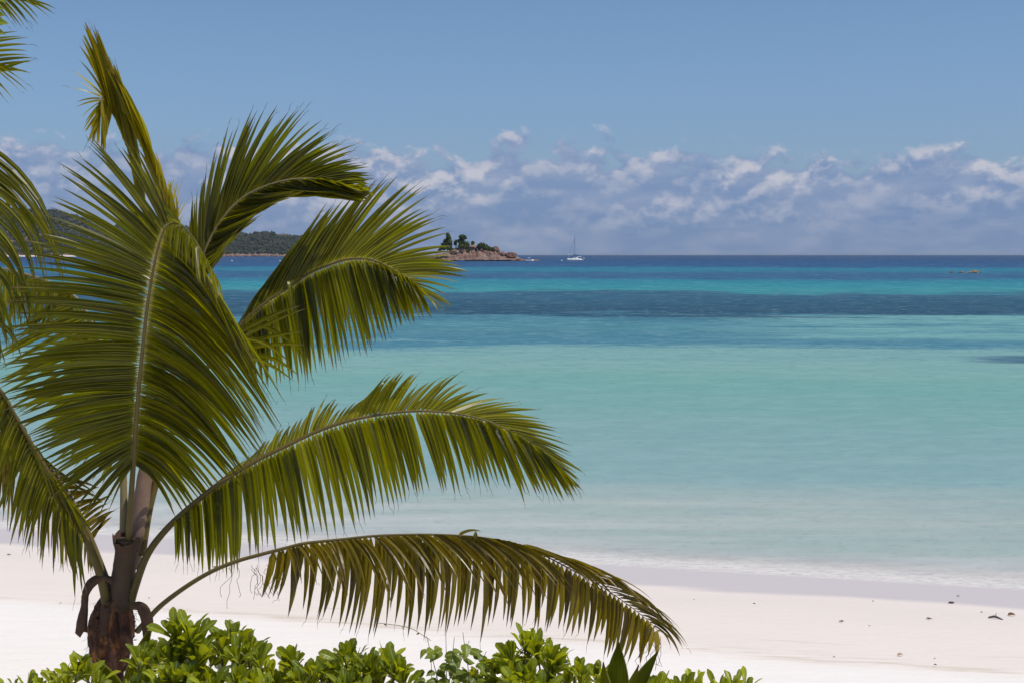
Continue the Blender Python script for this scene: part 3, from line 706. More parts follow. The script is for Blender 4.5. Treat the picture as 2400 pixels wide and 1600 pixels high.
def palm_trunk():
    pts = [(256, 1780, .13), (256, 1700, .125), (256, 1600, .120), (257, 1563, .122)]
    b = MB(); b.tube([P(a, c, PY) for a, c, _ in pts], [r for *_, r in pts], 20, rough=.03); b.build('trunk', M['trunk'], palm, True)
    # swollen crown base wrapped in dead fibre
    pr = [(257, 1572, .128), (257, 1560, .150), (258, 1540, .158), (259, 1515, .178), (260, 1490, .190), (262, 1465, .192), (265, 1440, .178), (271, 1418, .150), (278, 1395, .125), (284, 1372, .108)]
    sp = spline([(a, c, r*1000) for a, c, r in pr], 4)
    b = MB(); b.tube([P(q.x, q.y, PY) for q in sp], [q.z/1000 for q in sp], 28, rough=.05)
    q = random.Random(5)
    fb = b.build('leaf_base', M['trunk'], palm, True)
    h = MB()
    for i in range(260):   # loose fibres
        a = q.uniform(0, 6.28); j = q.randrange(2, len(sp)-3); c = P(sp[j].x, sp[j].y, PY); r = sp[j].z/1000
        o = Vector((math.cos(a), math.sin(a), 0)); A = c+o*r*.97; tdir = Vector((-o.y, o.x, 0))
        l = q.uniform(.05, .16); B = A+o*q.uniform(.01, .06)+tdir*q.uniform(-.09, .09)+Vector((0, 0, q.uniform(-l, l*.4)))
        h.ribbon(A, A.lerp(B, .5)+o*.02, B, q.uniform(.003, .011), tdir, q.random(), 3, .1)
    h.build('fibre', M['fibre'], fb)['kind'] = 'stuff'
    # overlapping dry plates round the crown base
    for x, y, w, hh, a in ((228, 1500, .12, .36, -.25), (292, 1475, .11, .30, .35), (262, 1535, .16, .30, 0), (245, 1455, .14, .24, -.1)):
        p = MB(); c = P(x, y, PY-.17-.02*abs(a)); n = 7
        for i in range(n+1):
            for k in range(7):
                u = i/n; v = (k/6-.5)
                ww = w*(.55+.45*u)*(1+.06*q.uniform(-1, 1)); zz = (.5-u)*hh+q.uniform(-.012, .012)*(1 if i in (0, n) else .3)
                yy = 1.6*v*v*ww+.035*u-.02+q.uniform(-.004, .004)
                p.add(c+Vector((v*ww+a*.10*(u-.5), yy-.05*u, zz)), (q.random(), u, 0))
        for i in range(n):
            for k in range(6): s_ = i*7+k; p.f.append((s_, s_+1, s_+8, s_+7))
        p.build('dry_sheath', M['trunk'] if x != 245 else M['fibre'], fb, True)
    # upright brown sheath from which the young fronds rise
    b = MB(); sp = spline([(280, 1425, 112), (285, 1385, 104), (290, 1345, 97), (295, 1300, 93), (299, 1272, 96), (300, 1262, 99)], 4)
    b.tube([P(c.x, c.y, PY-.03) for c in sp], [c.z/1000 for c in sp], 22, rough=.03); b.build('leaf_sheath', M['sheath'], palm, True)
    b = MB(); sp = spline([(312, 1330, 60), (320, 1265, 66), (328, 1200, 70), (336, 1140, 66), (342, 1095, 55), (346, 1070, 30)], 4)
    b.tube([P(c.x, c.y, PY+.06) for c in sp], [c.z/1000 for c in sp], 18, rough=.04); b.build('leaf_sheath', M['sheath_light'], palm, True)
    b = MB(); rows = []
    for i in range(4):
        row = []
        for k_ in range(26):
            th = 6.2832*k_/26; r = (.100, .108, .118, .124)[i]*(1+q.uniform(-.02, .02)); zz = P(299, 1290-11*i, PY-.03).z+(q.uniform(-.03, .035) if i == 3 else 0)+.03*math.sin(th)*(i/3)
            c = P(299, 1290, PY-.03); row.append(b.add((c.x+math.cos(th)*r, c.y+math.sin(th)*r, zz), (q.random(), i/3, 0)))
        rows.append(row)
    for a_, c_ in zip(rows, rows[1:]):
        for k_ in range(26): b.f.append((a_[k_], a_[(k_+1) % 26], c_[(k_+1) % 26], c_[k_]))
    b.build('dry_collar', M['fibre'], palm, True)
    # two torn strips of sheath hanging down
    def strip(pp, w):
        pp = spline([P(*k) for k in pp], 5); p = MB(); n = len(pp); last = None
        for i, c in enumerate(pp):
            u = i/(n-1); t = (pp[min(n-1, i+1)]-pp[max(0, i-1)]).normalized(); s_ = t.cross(Vector((0, 1, .2))).normalized()
            ww = w[min(len(w)-1, int(u*(len(w)-1)))]*(1-((u*(len(w)-1)) % 1))+w[min(len(w)-1, int(u*(len(w)-1))+1)]*((u*(len(w)-1)) % 1)
            row = []
            for k in range(5):
                v = k/4-.5; end = (Vector((0, 0, q.uniform(-.05, .02))) if i == n-1 else Vector())
                row.append(p.add(c+s_*v*ww+Vector((0, -.03+.10*v*v+.006*q.uniform(-1, 1), 0))+end, (q.random(), u, 0)))
            if last:
                for k in range(4): p.f.append((last[k], last[k+1], row[k+1], row[k]))
            last = row
        o = p.build('dead_strip', M['fibre'], palm, True); sm = o.modifiers.new('thickness', 'SOLIDIFY'); sm.thickness = .008
    strip([(262, 1358, 11.88), (238, 1352, 11.84), (214, 1366, 11.82), (201, 1392, 11.82), (199, 1420, 11.84), (194, 1450, 11.85), (191, 1482, 11.86)], [.05, .06, .07, .045, .05, .075, .09])
    strip([(312, 1418, 11.86), (330, 1420, 11.84), (343, 1440, 11.84), (346, 1462, 11.86), (345, 1485, 11.87), (344, 1505, 11.88)], [.05, .09, .10, .09, .06, .01])
palm_trunk()

# F1: the tall frond facing the camera
F1R = [(299, 1345, 12.0), (301, 1270, 11.92), (305, 1200, 11.80), (313, 1080, 11.62), (322, 950, 11.46), (333, 830, 11.31), (344, 730, 11.17), (358, 640, 11.03), (374, 570, 10.88), (392, 532, 10.74), (420, 526, 10.60), (452, 556, 10.46), (484, 610, 10.38), (510, 660, 10.33)]
f1 = frond(palm, F1R, [
    dict(keys=[(312, 1085, 246, 1195), (314, 1060, 170, 1200), (316, 1030, 105, 1140), (319, 990, 70, 1075), (323, 940, 22, 990), (327, 890, 6, 920), (333, 830, 2, 835), (340, 765, 14, 745), (347, 710, 40, 660), (354, 660, 75, 575), (360, 625, 100, 500), (367, 595, 142, 425), (373, 570, 166, 365), (380, 552, 205, 320), (387, 540, 255, 300), (395, 530, 305, 330)],
         n=108, dY=-.25, bow=(0, -12), w=.044, jit=10, twist=.25, sag=.03),
    dict(keys=[(312, 1085, 400, 1195), (317, 1040, 500, 1190), (322, 950, 560, 1130), (333, 830, 598, 1065), (344, 730, 628, 1010), (352, 675, 640, 965), (362, 620, 634, 925), (370, 585, 604, 870), (380, 552, 566, 805), (392, 534, 530, 745), (405, 530, 500, 690)],
         n=108, dY=.55, bow=(22, -36), mf=.33, w=.046, pet=.05, jit=11, twist=-.35, sag=.05),
    dict(keys=[(395, 530, 392, 560), (408, 526, 398, 580), (430, 534, 424, 612), (452, 556, 446, 630), (470, 585, 470, 668), (484, 610, 485, 650), (500, 640, 512, 690), (510, 660, 530, 710)], n=26, dY=-.16, w=.040, jit=5, bow=(-6, 0), twist=.3, rnd=(.75, 1)),  # bent tip toned paler: sunlight on it put into the leaf colour
    dict(keys=[(395, 530, 342, 395), (405, 526, 352, 425), (415, 526, 365, 470), (428, 532, 400, 500), (452, 556, 500, 650), (484, 610, 520, 690), (510, 660, 512, 712)], n=22, dY=.08, w=.044, jit=6, rnd=(.7, 1)),  # pale tones here too stand in for sun on the tip
    ], .038, .004, label='tallest frond, facing the camera with its tip bent over')

# F2: unopened spear with a fan at its tip
frond(palm, [(330, 1260, 12.1), (350, 900, 12.25), (352, 640, 12.35), (330, 450, 12.4), (296, 330, 12.42), (262, 262, 12.42), (245, 232, 12.4), (238, 232, 12.36), (234, 250, 12.32), (232, 290, 12.3)], [
    dict(keys=[(340, 500, 262, 150), (318, 400, 235, 110), (296, 330, 222, 66), (275, 285, 206, 50), (262, 262, 192, 55), (252, 243, 180, 95), (246, 234, 172, 145), (243, 231, 172, 178)], n=52, dY=.0, w=.060, jit=4, bow=(14, 2), curl=.1),
    dict(keys=[(243, 231, 172, 178), (240, 231, 172, 210), (238, 232, 180, 232), (237, 236, 186, 252), (236, 240, 192, 275), (235, 246, 198, 292), (234, 250, 200, 305), (233, 270, 206, 322), (232, 290, 214, 322)], n=15, dY=-.1, w=.034, jit=5, bow=(0, -6)),
    dict(keys=[(262, 262, 252, 300), (252, 243, 240, 335), (245, 232, 236, 362), (238, 232, 232, 345), (234, 250, 216, 325), (232, 290, 208, 326)], n=26, dY=-.05, w=.04, jit=5, bow=(6, 0)),
    ], .045, .006, lmat='palm_young', label='upright half opened yellowish frond with a fan at its tip')
frond(palm, [(335, 1250, 12.15), (372, 900, 12.3), (392, 700, 12.36), (404, 560, 12.36), (388, 480, 12.34), (362, 400, 12.32), (330, 330, 12.3), (300, 270, 12.3)], [
    dict(keys=[(400, 540, 336, 360), (388, 480, 315, 290), (370, 420, 285, 205), (345, 360, 262, 160), (325, 320, 250, 150), (300, 270, 250, 148)], n=40, dY=-.05, w=.060, jit=6, bow=(16, 0), curl=.1),
    dict(keys=[(404, 560, 405, 460), (396, 505, 385, 420), (380, 450, 345, 345), (362, 400, 320, 300), (345, 360, 300, 250), (325, 320, 285, 215), (300, 270, 268, 170)], n=40, dY=.1, w=.060, jit=7, bow=(20, -2), curl=.1),
    dict(keys=[(404, 560, 432, 500), (400, 535, 428, 455), (396, 505, 410, 420), (388, 480, 395, 412)], n=16, dY=.45, w=.022, jit=5, bow=(-8, 0)),
    ], .04, .006, lmat='palm_young', label='narrow upright yellow green frond behind the tallest frond')

# F3: arching frond above the horizon
frond(palm, [(338, 1200, 12.1), (400, 900, 12.25), (450, 700, 12.35), (484, 582, 12.4), (521, 515, 12.42), (558, 474, 12.42), (599, 447, 12.4), (650, 428, 12.37), (695, 420, 12.33), (741, 420, 12.28), (787, 431, 12.22), (829, 442, 12.15), (852, 453, 12.1)], [
    dict(keys=[(455, 685, 450, 520), (468, 635, 460, 440), (476, 605, 500, 365), (486, 578, 534, 295), (500, 550, 585, 265), (521, 515, 612, 252), (545, 487, 672, 248), (570, 466, 712, 255), (590, 452, 738, 272), (612, 442, 770, 306), (640, 431, 800, 316), (665, 425, 820, 334), (690, 420, 842, 364), (720, 419, 858, 390), (760, 424, 868, 410), (800, 434, 868, 425), (852, 453, 872, 450)],
         n=74, dY=-.1, w=.046, jit=5, bow=(-8, -10), twist=.1, thread=.6),
    dict(keys=[(455, 685, 520, 590), (470, 625, 552, 545), (484, 582, 596, 514), (505, 540, 628, 488), (521, 515, 655, 468), (545, 487, 690, 452), (570, 466, 730, 448), (599, 447, 780, 452), (625, 437, 815, 458), (650, 428, 842, 464), (695, 420, 858, 468), (741, 420, 868, 462), (800, 434, 872, 455), (852, 453, 874, 452)],
         n=96, dY=-.20, w=.058, jit=4, bow=(10, 20), twist=-.35, sag=.0),
    ], .05, .005, rmat='rachis_pale', label='arching frond with spread leaflets standing against the clouds')

# F4: broad frond over the islet
Z4 = (520, 400, .3188)
frond(palm, [(330, 1300, 12.05), (360, 1150, 12.1), (430, 950, 12.2), (539, 792, 12.3), (600, 728, 12.34), (647, 693, 12.35), (686, 668, 12.35), (724, 642, 12.34), (762, 625, 12.32), (807, 610, 12.28), (851, 607, 12.22), (887, 615, 12.16), (922, 633, 12.1), (957, 655, 12.02), (985, 680, 11.96)], [
    dict(z=Z4, keys=[(60, 1230, 250, 960), (160, 1120, 420, 720), (250, 1030, 580, 520), (330, 970, 720, 330), (400, 920, 790, 255), (520, 840, 920, 205), (640, 760, 1050, 120), (720, 720, 1190, 15), (800, 690, 1290, 45), (860, 670, 1385, 92), (930, 655, 1490, 165), (1000, 650, 1565, 290), (1060, 650, 1630, 340), (1110, 660, 1705, 460), (1160, 680, 1740, 590), (1220, 705, 1785, 690), (1280, 740, 1800, 740), (1340, 780, 1750, 810), (1390, 815, 1690, 945), (1455, 880, 1630, 1025)],
         n=72, dY=.15, w=.050, jit=5, bow=(-6, -16), twist=.2),
    dict(z=Z4, keys=[(60, 1230, 200, 1480), (160, 1120, 260, 1540), (250, 1030, 330, 1560), (330, 970, 420, 1540), (400, 920, 500, 1540), (480, 870, 600, 1560), (560, 810, 665, 1510), (640, 770, 740, 1460), (700, 735, 830, 1430), (760, 710, 910, 1390), (830, 685, 965, 1340), (900, 665, 1060, 1300), (970, 655, 1120, 1275), (1040, 652, 1200, 1230), (1100, 660, 1255, 1180), (1160, 680, 1275, 1140), (1220, 710, 1345, 1115), (1290, 750, 1410, 1095), (1340, 790, 1475, 1075), (1390, 830, 1515, 1035), (1455, 880, 1610, 1030)],
         n=80, dY=-.12, w=.058, jit=5, bow=(4, -10), twist=-.15, bowY=-.05),
    ], .045, .005, extra=[
        ((545, 790, 12.2), (620, 740, 12.05), (705, 716, 12.1), .05, (0, .3, 1), .9), ((560, 800, 12.2), (600, 765, 12.0), (720, 722, 12.0), .045, (0, .4, 1), .8), ((548, 805, 12.2), (600, 770, 12.0), (680, 850, 11.95), .05, (1, .3, .6), .95),
        ((552, 812, 12.2), (610, 790, 12.0), (712, 776, 12.0), .045, (0, .4, 1), .7), ((550, 822, 12.2), (640, 800, 12.0), (715, 808, 12.0), .045, (0, .4, 1), .8), ((556, 830, 12.2), (640, 822, 12.0), (700, 880, 12.0), .045, (.4, .4, 1), .6),
        ((560, 842, 12.2), (600, 822, 12.0), (690, 893, 11.95), .045, (.6, .4, 1), .85), ((600, 760, 12.25), (650, 770, 12.1), (715, 828, 12.05), .042, (.4, .3, 1), .75), ((680, 665, 12.2), (676, 640, 12.1), (688, 735, 12.1), .045, (1, .3, 0), .98)],
    label='broad frond whose leaflets reach in front of the islet')

# F5: long arching frond across the lagoon
Z5 = (600, 800, .3827)
frond(palm, [(302, 1425, 11.95), (318, 1370, 11.92), (345, 1300, 11.9), (385, 1245, 11.9), (440, 1192, 11.92), (520, 1128, 11.96), (600, 1079, 12.0), (661, 1049, 12.02), (734, 1014, 12.04), (807, 988, 12.05), (883, 972, 12.06), (964, 963, 12.06), (1040, 965, 12.05), (1109, 976, 12.03), (1174, 999, 12.0), (1228, 1030, 11.96), (1274, 1064, 11.92), (1316, 1106, 11.88), (1335, 1125, 11.86)], [
    dict(z=Z5, keys=[(-420, 1050, -230, 880), (-210, 860, -50, 720), (0, 730, 80, 590), (100, 680, 160, 520), (160, 650, 212, 500), (210, 620, 272, 465), (280, 590, 342, 392), (330, 570, 405, 348), (390, 540, 482, 350), (450, 520, 545, 380), (500, 500, 640, 350), (560, 480, 705, 315), (620, 470, 795, 210), (690, 460, 850, 195), (750, 450, 912, 166), (820, 440, 982, 178), (880, 430, 1055, 208), (940, 425, 1150, 215), (1000, 425, 1215, 212), (1060, 425, 1300, 236), (1120, 430, 1425, 282), (1180, 435, 1520, 326), (1240, 440, 1585, 342), (1300, 450, 1725, 398), (1360, 465, 1795, 440), (1420, 490, 1865, 540), (1480, 510, 1905, 585), (1540, 540, 1945, 650), (1600, 575, 1975, 720), (1660, 610, 1990, 795), (1760, 690, 1985, 855), (1870, 800, 1975, 905)],
         n=88, dY=.35, w=.046, jit=4, bow=(-10, -14), twist=.55, thread=.5),
    dict(z=Z5, keys=[(-480, 1110, -510, 1330), (-420, 1050, -430, 1370), (-330, 960, -310, 1400), (-210, 860, -200, 1440), (-100, 790, -60, 1350), (0, 730, 60, 1290), (100, 690, 205, 1240), (160, 650, 262, 1220), (250, 610, 370, 1190), (350, 565, 490, 1165), (440, 530, 590, 1140), (530, 500, 690, 1085), (620, 475, 745, 1030), (700, 455, 850, 1000), (760, 450, 890, 975), (830, 440, 960, 930), (900, 430, 1025, 918), (980, 430, 1130, 903), (1060, 430, 1200, 890), (1140, 435, 1275, 880), (1220, 445, 1370, 872), (1300, 460, 1460, 872), (1380, 475, 1550, 885), (1450, 505, 1640, 940), (1520, 535, 1720, 932), (1590, 575, 1790, 935), (1650, 610, 1850, 945), (1720, 660, 1910, 938), (1790, 725, 1950, 930), (1870, 800, 1970, 905)],
         n=104, dY=-.12, w=.058, jit=4, bow=(7, -10), twist=-.1, thread=.6, curl=.35, bowY=-.06),
    ], .042, .003, label='long arching frond reaching right across the pale lagoon')

# F6: old low frond drooping over the sand
Z6 = (800, 1100, .3827)
frond(palm, [(322, 1478, 11.9), (350, 1446, 11.86), (383, 1413, 11.84), (440, 1371, 11.82), (498, 1337, 11.8), (555, 1314, 11.8), (612, 1298, 11.8), (670, 1283, 11.8), (716, 1272, 11.8), (800, 1263, 11.8), (877, 1255, 11.8), (953, 1252, 11.8), (1030, 1252, 11.79), (1106, 1256, 11.77), (1164, 1264, 11.75), (1221, 1279, 11.73), (1278, 1302, 11.7), (1336, 1332, 11.67), (1393, 1363, 11.64), (1451, 1401, 11.6), (1508, 1444, 11.57), (1546, 1480, 11.55)], [
    dict(z=Z6, keys=[(-330, 470, -300, 640), (-200, 440, -90, 700), (-100, 430, 20, 720), (0, 425, 110, 730), (100, 412, 320, 800), (200, 403, 410, 770), (300, 398, 545, 745), (400, 398, 625, 725), (500, 398, 735, 690), (600, 398, 900, 690), (700, 402, 1010, 820), (800, 412, 1150, 770), (870, 422, 1260, 750), (950, 430, 1335, 715), (1030, 450, 1450, 740), (1120, 480, 1600, 745), (1220, 520, 1690, 755), (1320, 550, 1830, 765), (1430, 600, 1905, 830), (1550, 680, 2005, 905), (1650, 750, 2065, 965), (1750, 830, 2105, 1030), (1850, 900, 2075, 1075), (1950, 1000, 2050, 1110)],
         n=74, dY=-.30, w=.044, jit=8, bow=(26, -34), twist=.35, sag=.03, rag=.08),
    dict(z=Z6, keys=[(-420, 490, -470, 760), (-330, 470, -420, 820), (-250, 450, -330, 860), (-150, 438, -190, 880), (-50, 430, -110, 920), (50, 420, 0, 985), (150, 408, 90, 990), (250, 400, 200, 960), (350, 398, 330, 965), (450, 398, 420, 960), (550, 398, 520, 1000), (650, 400, 630, 990), (730, 405, 690, 960), (800, 412, 790, 940), (870, 424, 860, 985), (950, 432, 920, 960), (1030, 452, 1010, 955), (1100, 475, 1085, 945), (1180, 505, 1165, 935), (1260, 540, 1240, 950), (1340, 575, 1300, 965), (1420, 620, 1390, 985), (1500, 665, 1470, 1020), (1570, 705, 1520, 1055), (1640, 750, 1600, 1110), (1720, 805, 1650, 1135), (1800, 865, 1745, 1135), (1870, 930, 1840, 1160), (1950, 1000, 1950, 1150)],
         n=84, dY=.28, w=.060, jit=7, bow=(22, -10), twist=-.1, rag=.10, curl=.35),
    ], .034, .003, lmat='palm_old', extra=[
        ((1075, 1253, 11.8), (1100, 1235, 11.76), (1128, 1244, 11.74), .026, (0, 0, 1), .6, 0), ((1115, 1242, 11.74), (1112, 1290, 11.7), (1120, 1400, 11.72), .036, (1, 0, 0), .4, .2)],
    label='old yellowing frond drooping low over the sand')
def threads(x, y, n, seed):
    q = random.Random(seed); b = MB()
    for _ in range(n):
        p = [P(x+q.uniform(-40, 40), y+q.uniform(-10, 10), 11.75)]; a = q.uniform(.2, 1.2)
        for j in range(7): p.append(p[-1]+Vector((q.uniform(-.02, .06)*math.cos(j), q.uniform(-.01, .01), -q.uniform(.015, .06))))
        b.tube(p, .0022, 3, (.2, 1, 0), False)
    return b
for a_ in ((625, 1330, 9, 4), (1540, 1490, 6, 8), (560, 1325, 4, 11)): threads(*a_).build('dry_threads', M['fibre'], palm)['kind'] = 'stuff'

# F7: low left frond, leaving the frame
frond(palm, [(250, 1415, 11.92), (244, 1383, 11.88), (230, 1333, 11.82), (207, 1275, 11.76), (180, 1222, 11.7), (145, 1168, 11.62), (115, 1110, 11.55), (77, 1045, 11.48), (40, 980, 11.42), (0, 912, 11.36), (-60, 850, 11.3), (-140, 820, 11.26), (-230, 840, 11.22)], [
    dict(keys=[(195, 1250, 208, 1385), (180, 1222, 188, 1380), (160, 1190, 160, 1350), (145, 1168, 125, 1320), (125, 1130, 85, 1290), (100, 1085, 40, 1265), (77, 1045, 5, 1240), (55, 1005, 5, 1120), (40, 980, -10, 1100), (0, 912, -60, 1040), (-60, 850, -150, 1030), (-140, 820, -230, 1000), (-230, 840, -300, 980)], n=64, dY=-.2, w=.046, jit=10, bow=(-14, -8), twist=.2),
    dict(keys=[(195, 1250, 240, 1330), (180, 1222, 232, 1330), (160, 1190, 222, 1290), (145, 1168, 214, 1250), (115, 1110, 190, 1230), (77, 1045, 130, 1200), (40, 980, 78, 1120), (0, 912, 50, 1110), (-60, 850, 22, 1100), (-140, 820, -60, 1060), (-230, 840, -160, 1040)], n=60, dY=.12, w=.044, jit=9, bow=(18, -14), twist=-.2),
    ], .048, .006, label='low frond on the left leaving the picture')
frond(palm, [(268, 1415, 12.1), (240, 1330, 12.15), (200, 1230, 12.2), (150, 1140, 12.25), (90, 1070, 12.3), (20, 1020, 12.35), (-60, 1000, 12.4)], [
    dict(keys=[(215, 1265, 240, 1330), (200, 1230, 205, 1330), (150, 1140, 150, 1330), (90, 1070, 85, 1270), (20, 1020, 10, 1220), (-60, 1000, -70, 1180)], n=46, dY=-.1, w=.044, jit=12, bow=(-6, -10)),
    dict(keys=[(215, 1265, 262, 1190), (200, 1230, 262, 1180), (150, 1140, 232, 1140), (90, 1070, 160, 1150), (20, 1020, 90, 1130), (-60, 1000, 0, 1120)], n=40, dY=.2, w=.044, jit=10, bow=(6, -18)),
    ], .04, .006, lmat='palm_old', label='brownish frond hanging behind the low left frond')

# F8: frond behind, arching to the left over the water
frond(palm, [(290, 1290, 12.1), (290, 1150, 12.15), (286, 1050, 12.2), (268, 930, 12.25), (240, 820, 12.3), (205, 735, 12.35), (165, 686, 12.4), (115, 661, 12.42), (60, 643, 12.44), (0, 630, 12.45), (-70, 640, 12.45), (-140, 680, 12.45)], [
    dict(keys=[(285, 1040, 240, 1130), (268, 930, 60, 1010), (255, 870, 20, 960), (240, 820, 5, 920), (222, 775, -5, 880), (205, 735, -5, 840), (185, 708, 20, 790), (165, 686, 60, 760), (140, 672, 100, 770), (115, 661, 105, 770), (60, 643, 50, 760), (0, 630, -10, 750), (-70, 640, -80, 760), (-140, 680, -140, 790)], n=100, dY=-.1, w=.046, jit=12, bow=(0, -10), rnd=(.3, 1)),  # darkest tones left out: sunlit upper faces painted into the leaflet colour
    dict(keys=[(285, 1040, 330, 1080), (268, 930, 350, 1000), (240, 820, 330, 900), (205, 735, 250, 850), (165, 686, 200, 790), (115, 661, 150, 770), (60, 643, 90, 750), (0, 630, 30, 740), (-70, 640, -40, 740), (-140, 680, -120, 780)], n=56, dY=.35, w=.046, jit=9, bow=(10, -16)),
    ], .045, .005, rmat='rachis_pale', label='frond behind the tallest one arching left over the water')

# the next palm, standing left of the picture
nb = P(-620, 1500, 13.0); nb.z = .9
palm2 = thing('palm_tree', nb, 'neighbouring palm at the left edge, only its dark drooping frond ends visible', 'palm tree')
cr = Vector((nb.x+.1, 13.0, 6.6))
b = MB(); b.tube([nb-Vector((0, 0, .3)), nb.lerp(cr, .3)+Vector((.08, 0, 0)), nb.lerp(cr, .7)+Vector((.1, 0, 0)), cr], [.2, .16, .15, .13], 14, rough=.05); b.build('trunk', M['trunk'], palm2, True)
b = MB(); b.tube([cr-Vector((0, 0, .4)), cr, cr+Vector((.05, 0, .5))], [.16, .2, .08], 14, rough=.1); b.build('leaf_base', M['fibre'], palm2, True)
crp = (1200+cr.x/13.0*F, HZ+(CAM_H-cr.z)/13.0*F)
CX, CY = crp
frond(palm2, [(CX, CY, 13.0), (CX+120, CY-60, 12.4), (-330, 150, 11.8), (-190, 250, 11.4), (-110, 370, 11.2), (-70, 500, 11.1), (-55, 640, 11.05), (-50, 760, 11.0)], [
    dict(keys=[(-330, 150, -120, 330), (-190, 250, 30, 560), (-150, 300, 165, 655), (-120, 350, 155, 640), (-100, 390, 130, 650), (-80, 450, 108, 660), (-70, 500, 72, 745), (-60, 580, 62, 770), (-55, 640, 34, 790), (-50, 760, 20, 850)], n=58, dY=-.15, w=.040, jit=18, bow=(60, -50), twist=.3, sag=.03),
    dict(keys=[(-330, 150, -300, 350), (-190, 250, -150, 480), (-110, 370, -60, 620), (-70, 500, -10, 740), (-55, 640, 10, 820), (-50, 760, -10, 900)], n=60, dY=.15, w=.040, jit=16, bow=(20, -10)),
    ], .04, .005, label='drooping frond crossing the left edge at mid height')
frond(palm2, [(CX, CY, 13.0), (CX+110, CY-170, 12.6), (-340, -40, 12.2), (-200, -60, 11.9), (-90, -55, 11.8), (-10, -30, 11.8), (30, 0, 11.8)], [
    dict(keys=[(-340, -40, -250, 80), (-200, -60, -110, 60), (-130, -58, -20, 55), (-90, -55, 30, 55), (-60, -48, 65, 60), (-30, -38, 90, 56), (-10, -30, 110, 46), (10, -16, 128, 34), (30, 0, 138, 14)], n=44, dY=-.1, w=.036, jit=4, bow=(14, -16)),
    dict(keys=[(-340, -40, -230, -170), (-200, -60, -60, -170), (-90, -55, 40, -140), (-10, -30, 110, -60), (30, 0, 132, -10)], n=34, dY=.1, w=.036, jit=5),
    ], .036, .004, label='frond whose tips cross the top left corner')
frond(palm2, [(CX, CY, 13.0), (CX+150, CY-100, 12.7), (-330, 80, 12.4), (-200, 90, 12.2), (-100, 115, 12.1), (-40, 145, 12.1), (-5, 172, 12.1)], [
    dict(keys=[(-330, 80, -190, -30), (-200, 90, -40, 30), (-130, 106, 30, 68), (-100, 115, 58, 82), (-75, 127, 64, 104), (-50, 140, 74, 122), (-30, 152, 80, 138), (-5, 172, 82, 152)], n=24, dY=-.05, w=.036, jit=4, bow=(0, -8)),
    dict(keys=[(-330, 80, -250, 220), (-200, 90, -90, 230), (-100, 115, 20, 235), (-75, 127, 60, 222), (-50, 140, 58, 205), (-30, 152, 64, 170), (-5, 172, 74, 160)], n=22, dY=-.1, w=.036, jit=4, bow=(6, -14)),
    ], .036, .004, label='frond whose tips cross the left edge near the top')
# broad-leaved tree, a twig of which shows in the corner
bt = P(-420, 1500, 11.2); bt.z = .95
t = thing('broadleaf_tree', bt, 'broad leaved tree with yellow green leaves peeping in at the top left corner', 'tree')
b = MB(); e = P(-60, 60, 11.2); b.tube([bt-Vector((0, 0, .2)), bt+Vector((.1, 0, 2.5)), bt+Vector((.4, 0, 4.8)), e], [.085, .07, .045, .012], 10, rough=.06); b.build('trunk', M['twig'], t, True)
b = MB()
for (x0, y0, x1, y1, w) in ((-40, 60, 20, 56, .10), (-45, 70, 13, 82, .09), (-40, 35, 12, 38, .09), (-35, -20, 14, 8, .10), (-45, 20, 9, 22, .08), (-60, 90, -10, 120, .09), (-80, 30, -40, 10, .09), (-90, 80, -60, 130, .09), (-70, 40, -20, 60, .1)):
    A, B = P(x0, y0, 11.2), P(x1, y1, 11.1); b.ribbon(A, A.lerp(B, .5)+Vector((0, 0, .03)), B, w, Vector((.2, .4, 1)).normalized(), R.uniform(.6, 1), 8, .2, 0, heart_prof)
b.build('foliage', M['vine_leaf'], t)

# ------------------------------------------------------------------ beach shrubs
def rosette(mb, c, up, n, L, W, q):
    up = up.normalized(); a = up.orthogonal().normalized(); bb = up.cross(a)
    for i in range(n):
        th = i*2.39996+q.uniform(-.25, .25); f = i/n
        ang = math.radians(4+46*f**1.2+q.uniform(-10, 10))
        out = a*math.cos(th)+bb*math.sin(th)
        d = up*math.cos(ang)+out*math.sin(ang)
        l = L*q.uniform(.6, 1.2)*(.7+.3*min(1, f*2.5))
        A = c-up*(.05*f)+out*.006; B = A+d*l+out*l*.10-Vector((0, 0, l*.16*f)); Md = A+d*l*.5+up*l*q.uniform(.0, .16)-out*l*q.uniform(-.05, .10)
        wd = up.cross(out).normalized(); wd = Matrix.Rotation(q.gauss(0, .3), 3, d) @ wd
        mb.ribbon(A, Md, B, W*q.uniform(.8, 1.15), wd, q.random(), 9, q.uniform(.05, .45), q.gauss(0, .45), spoon_prof, 0.0)
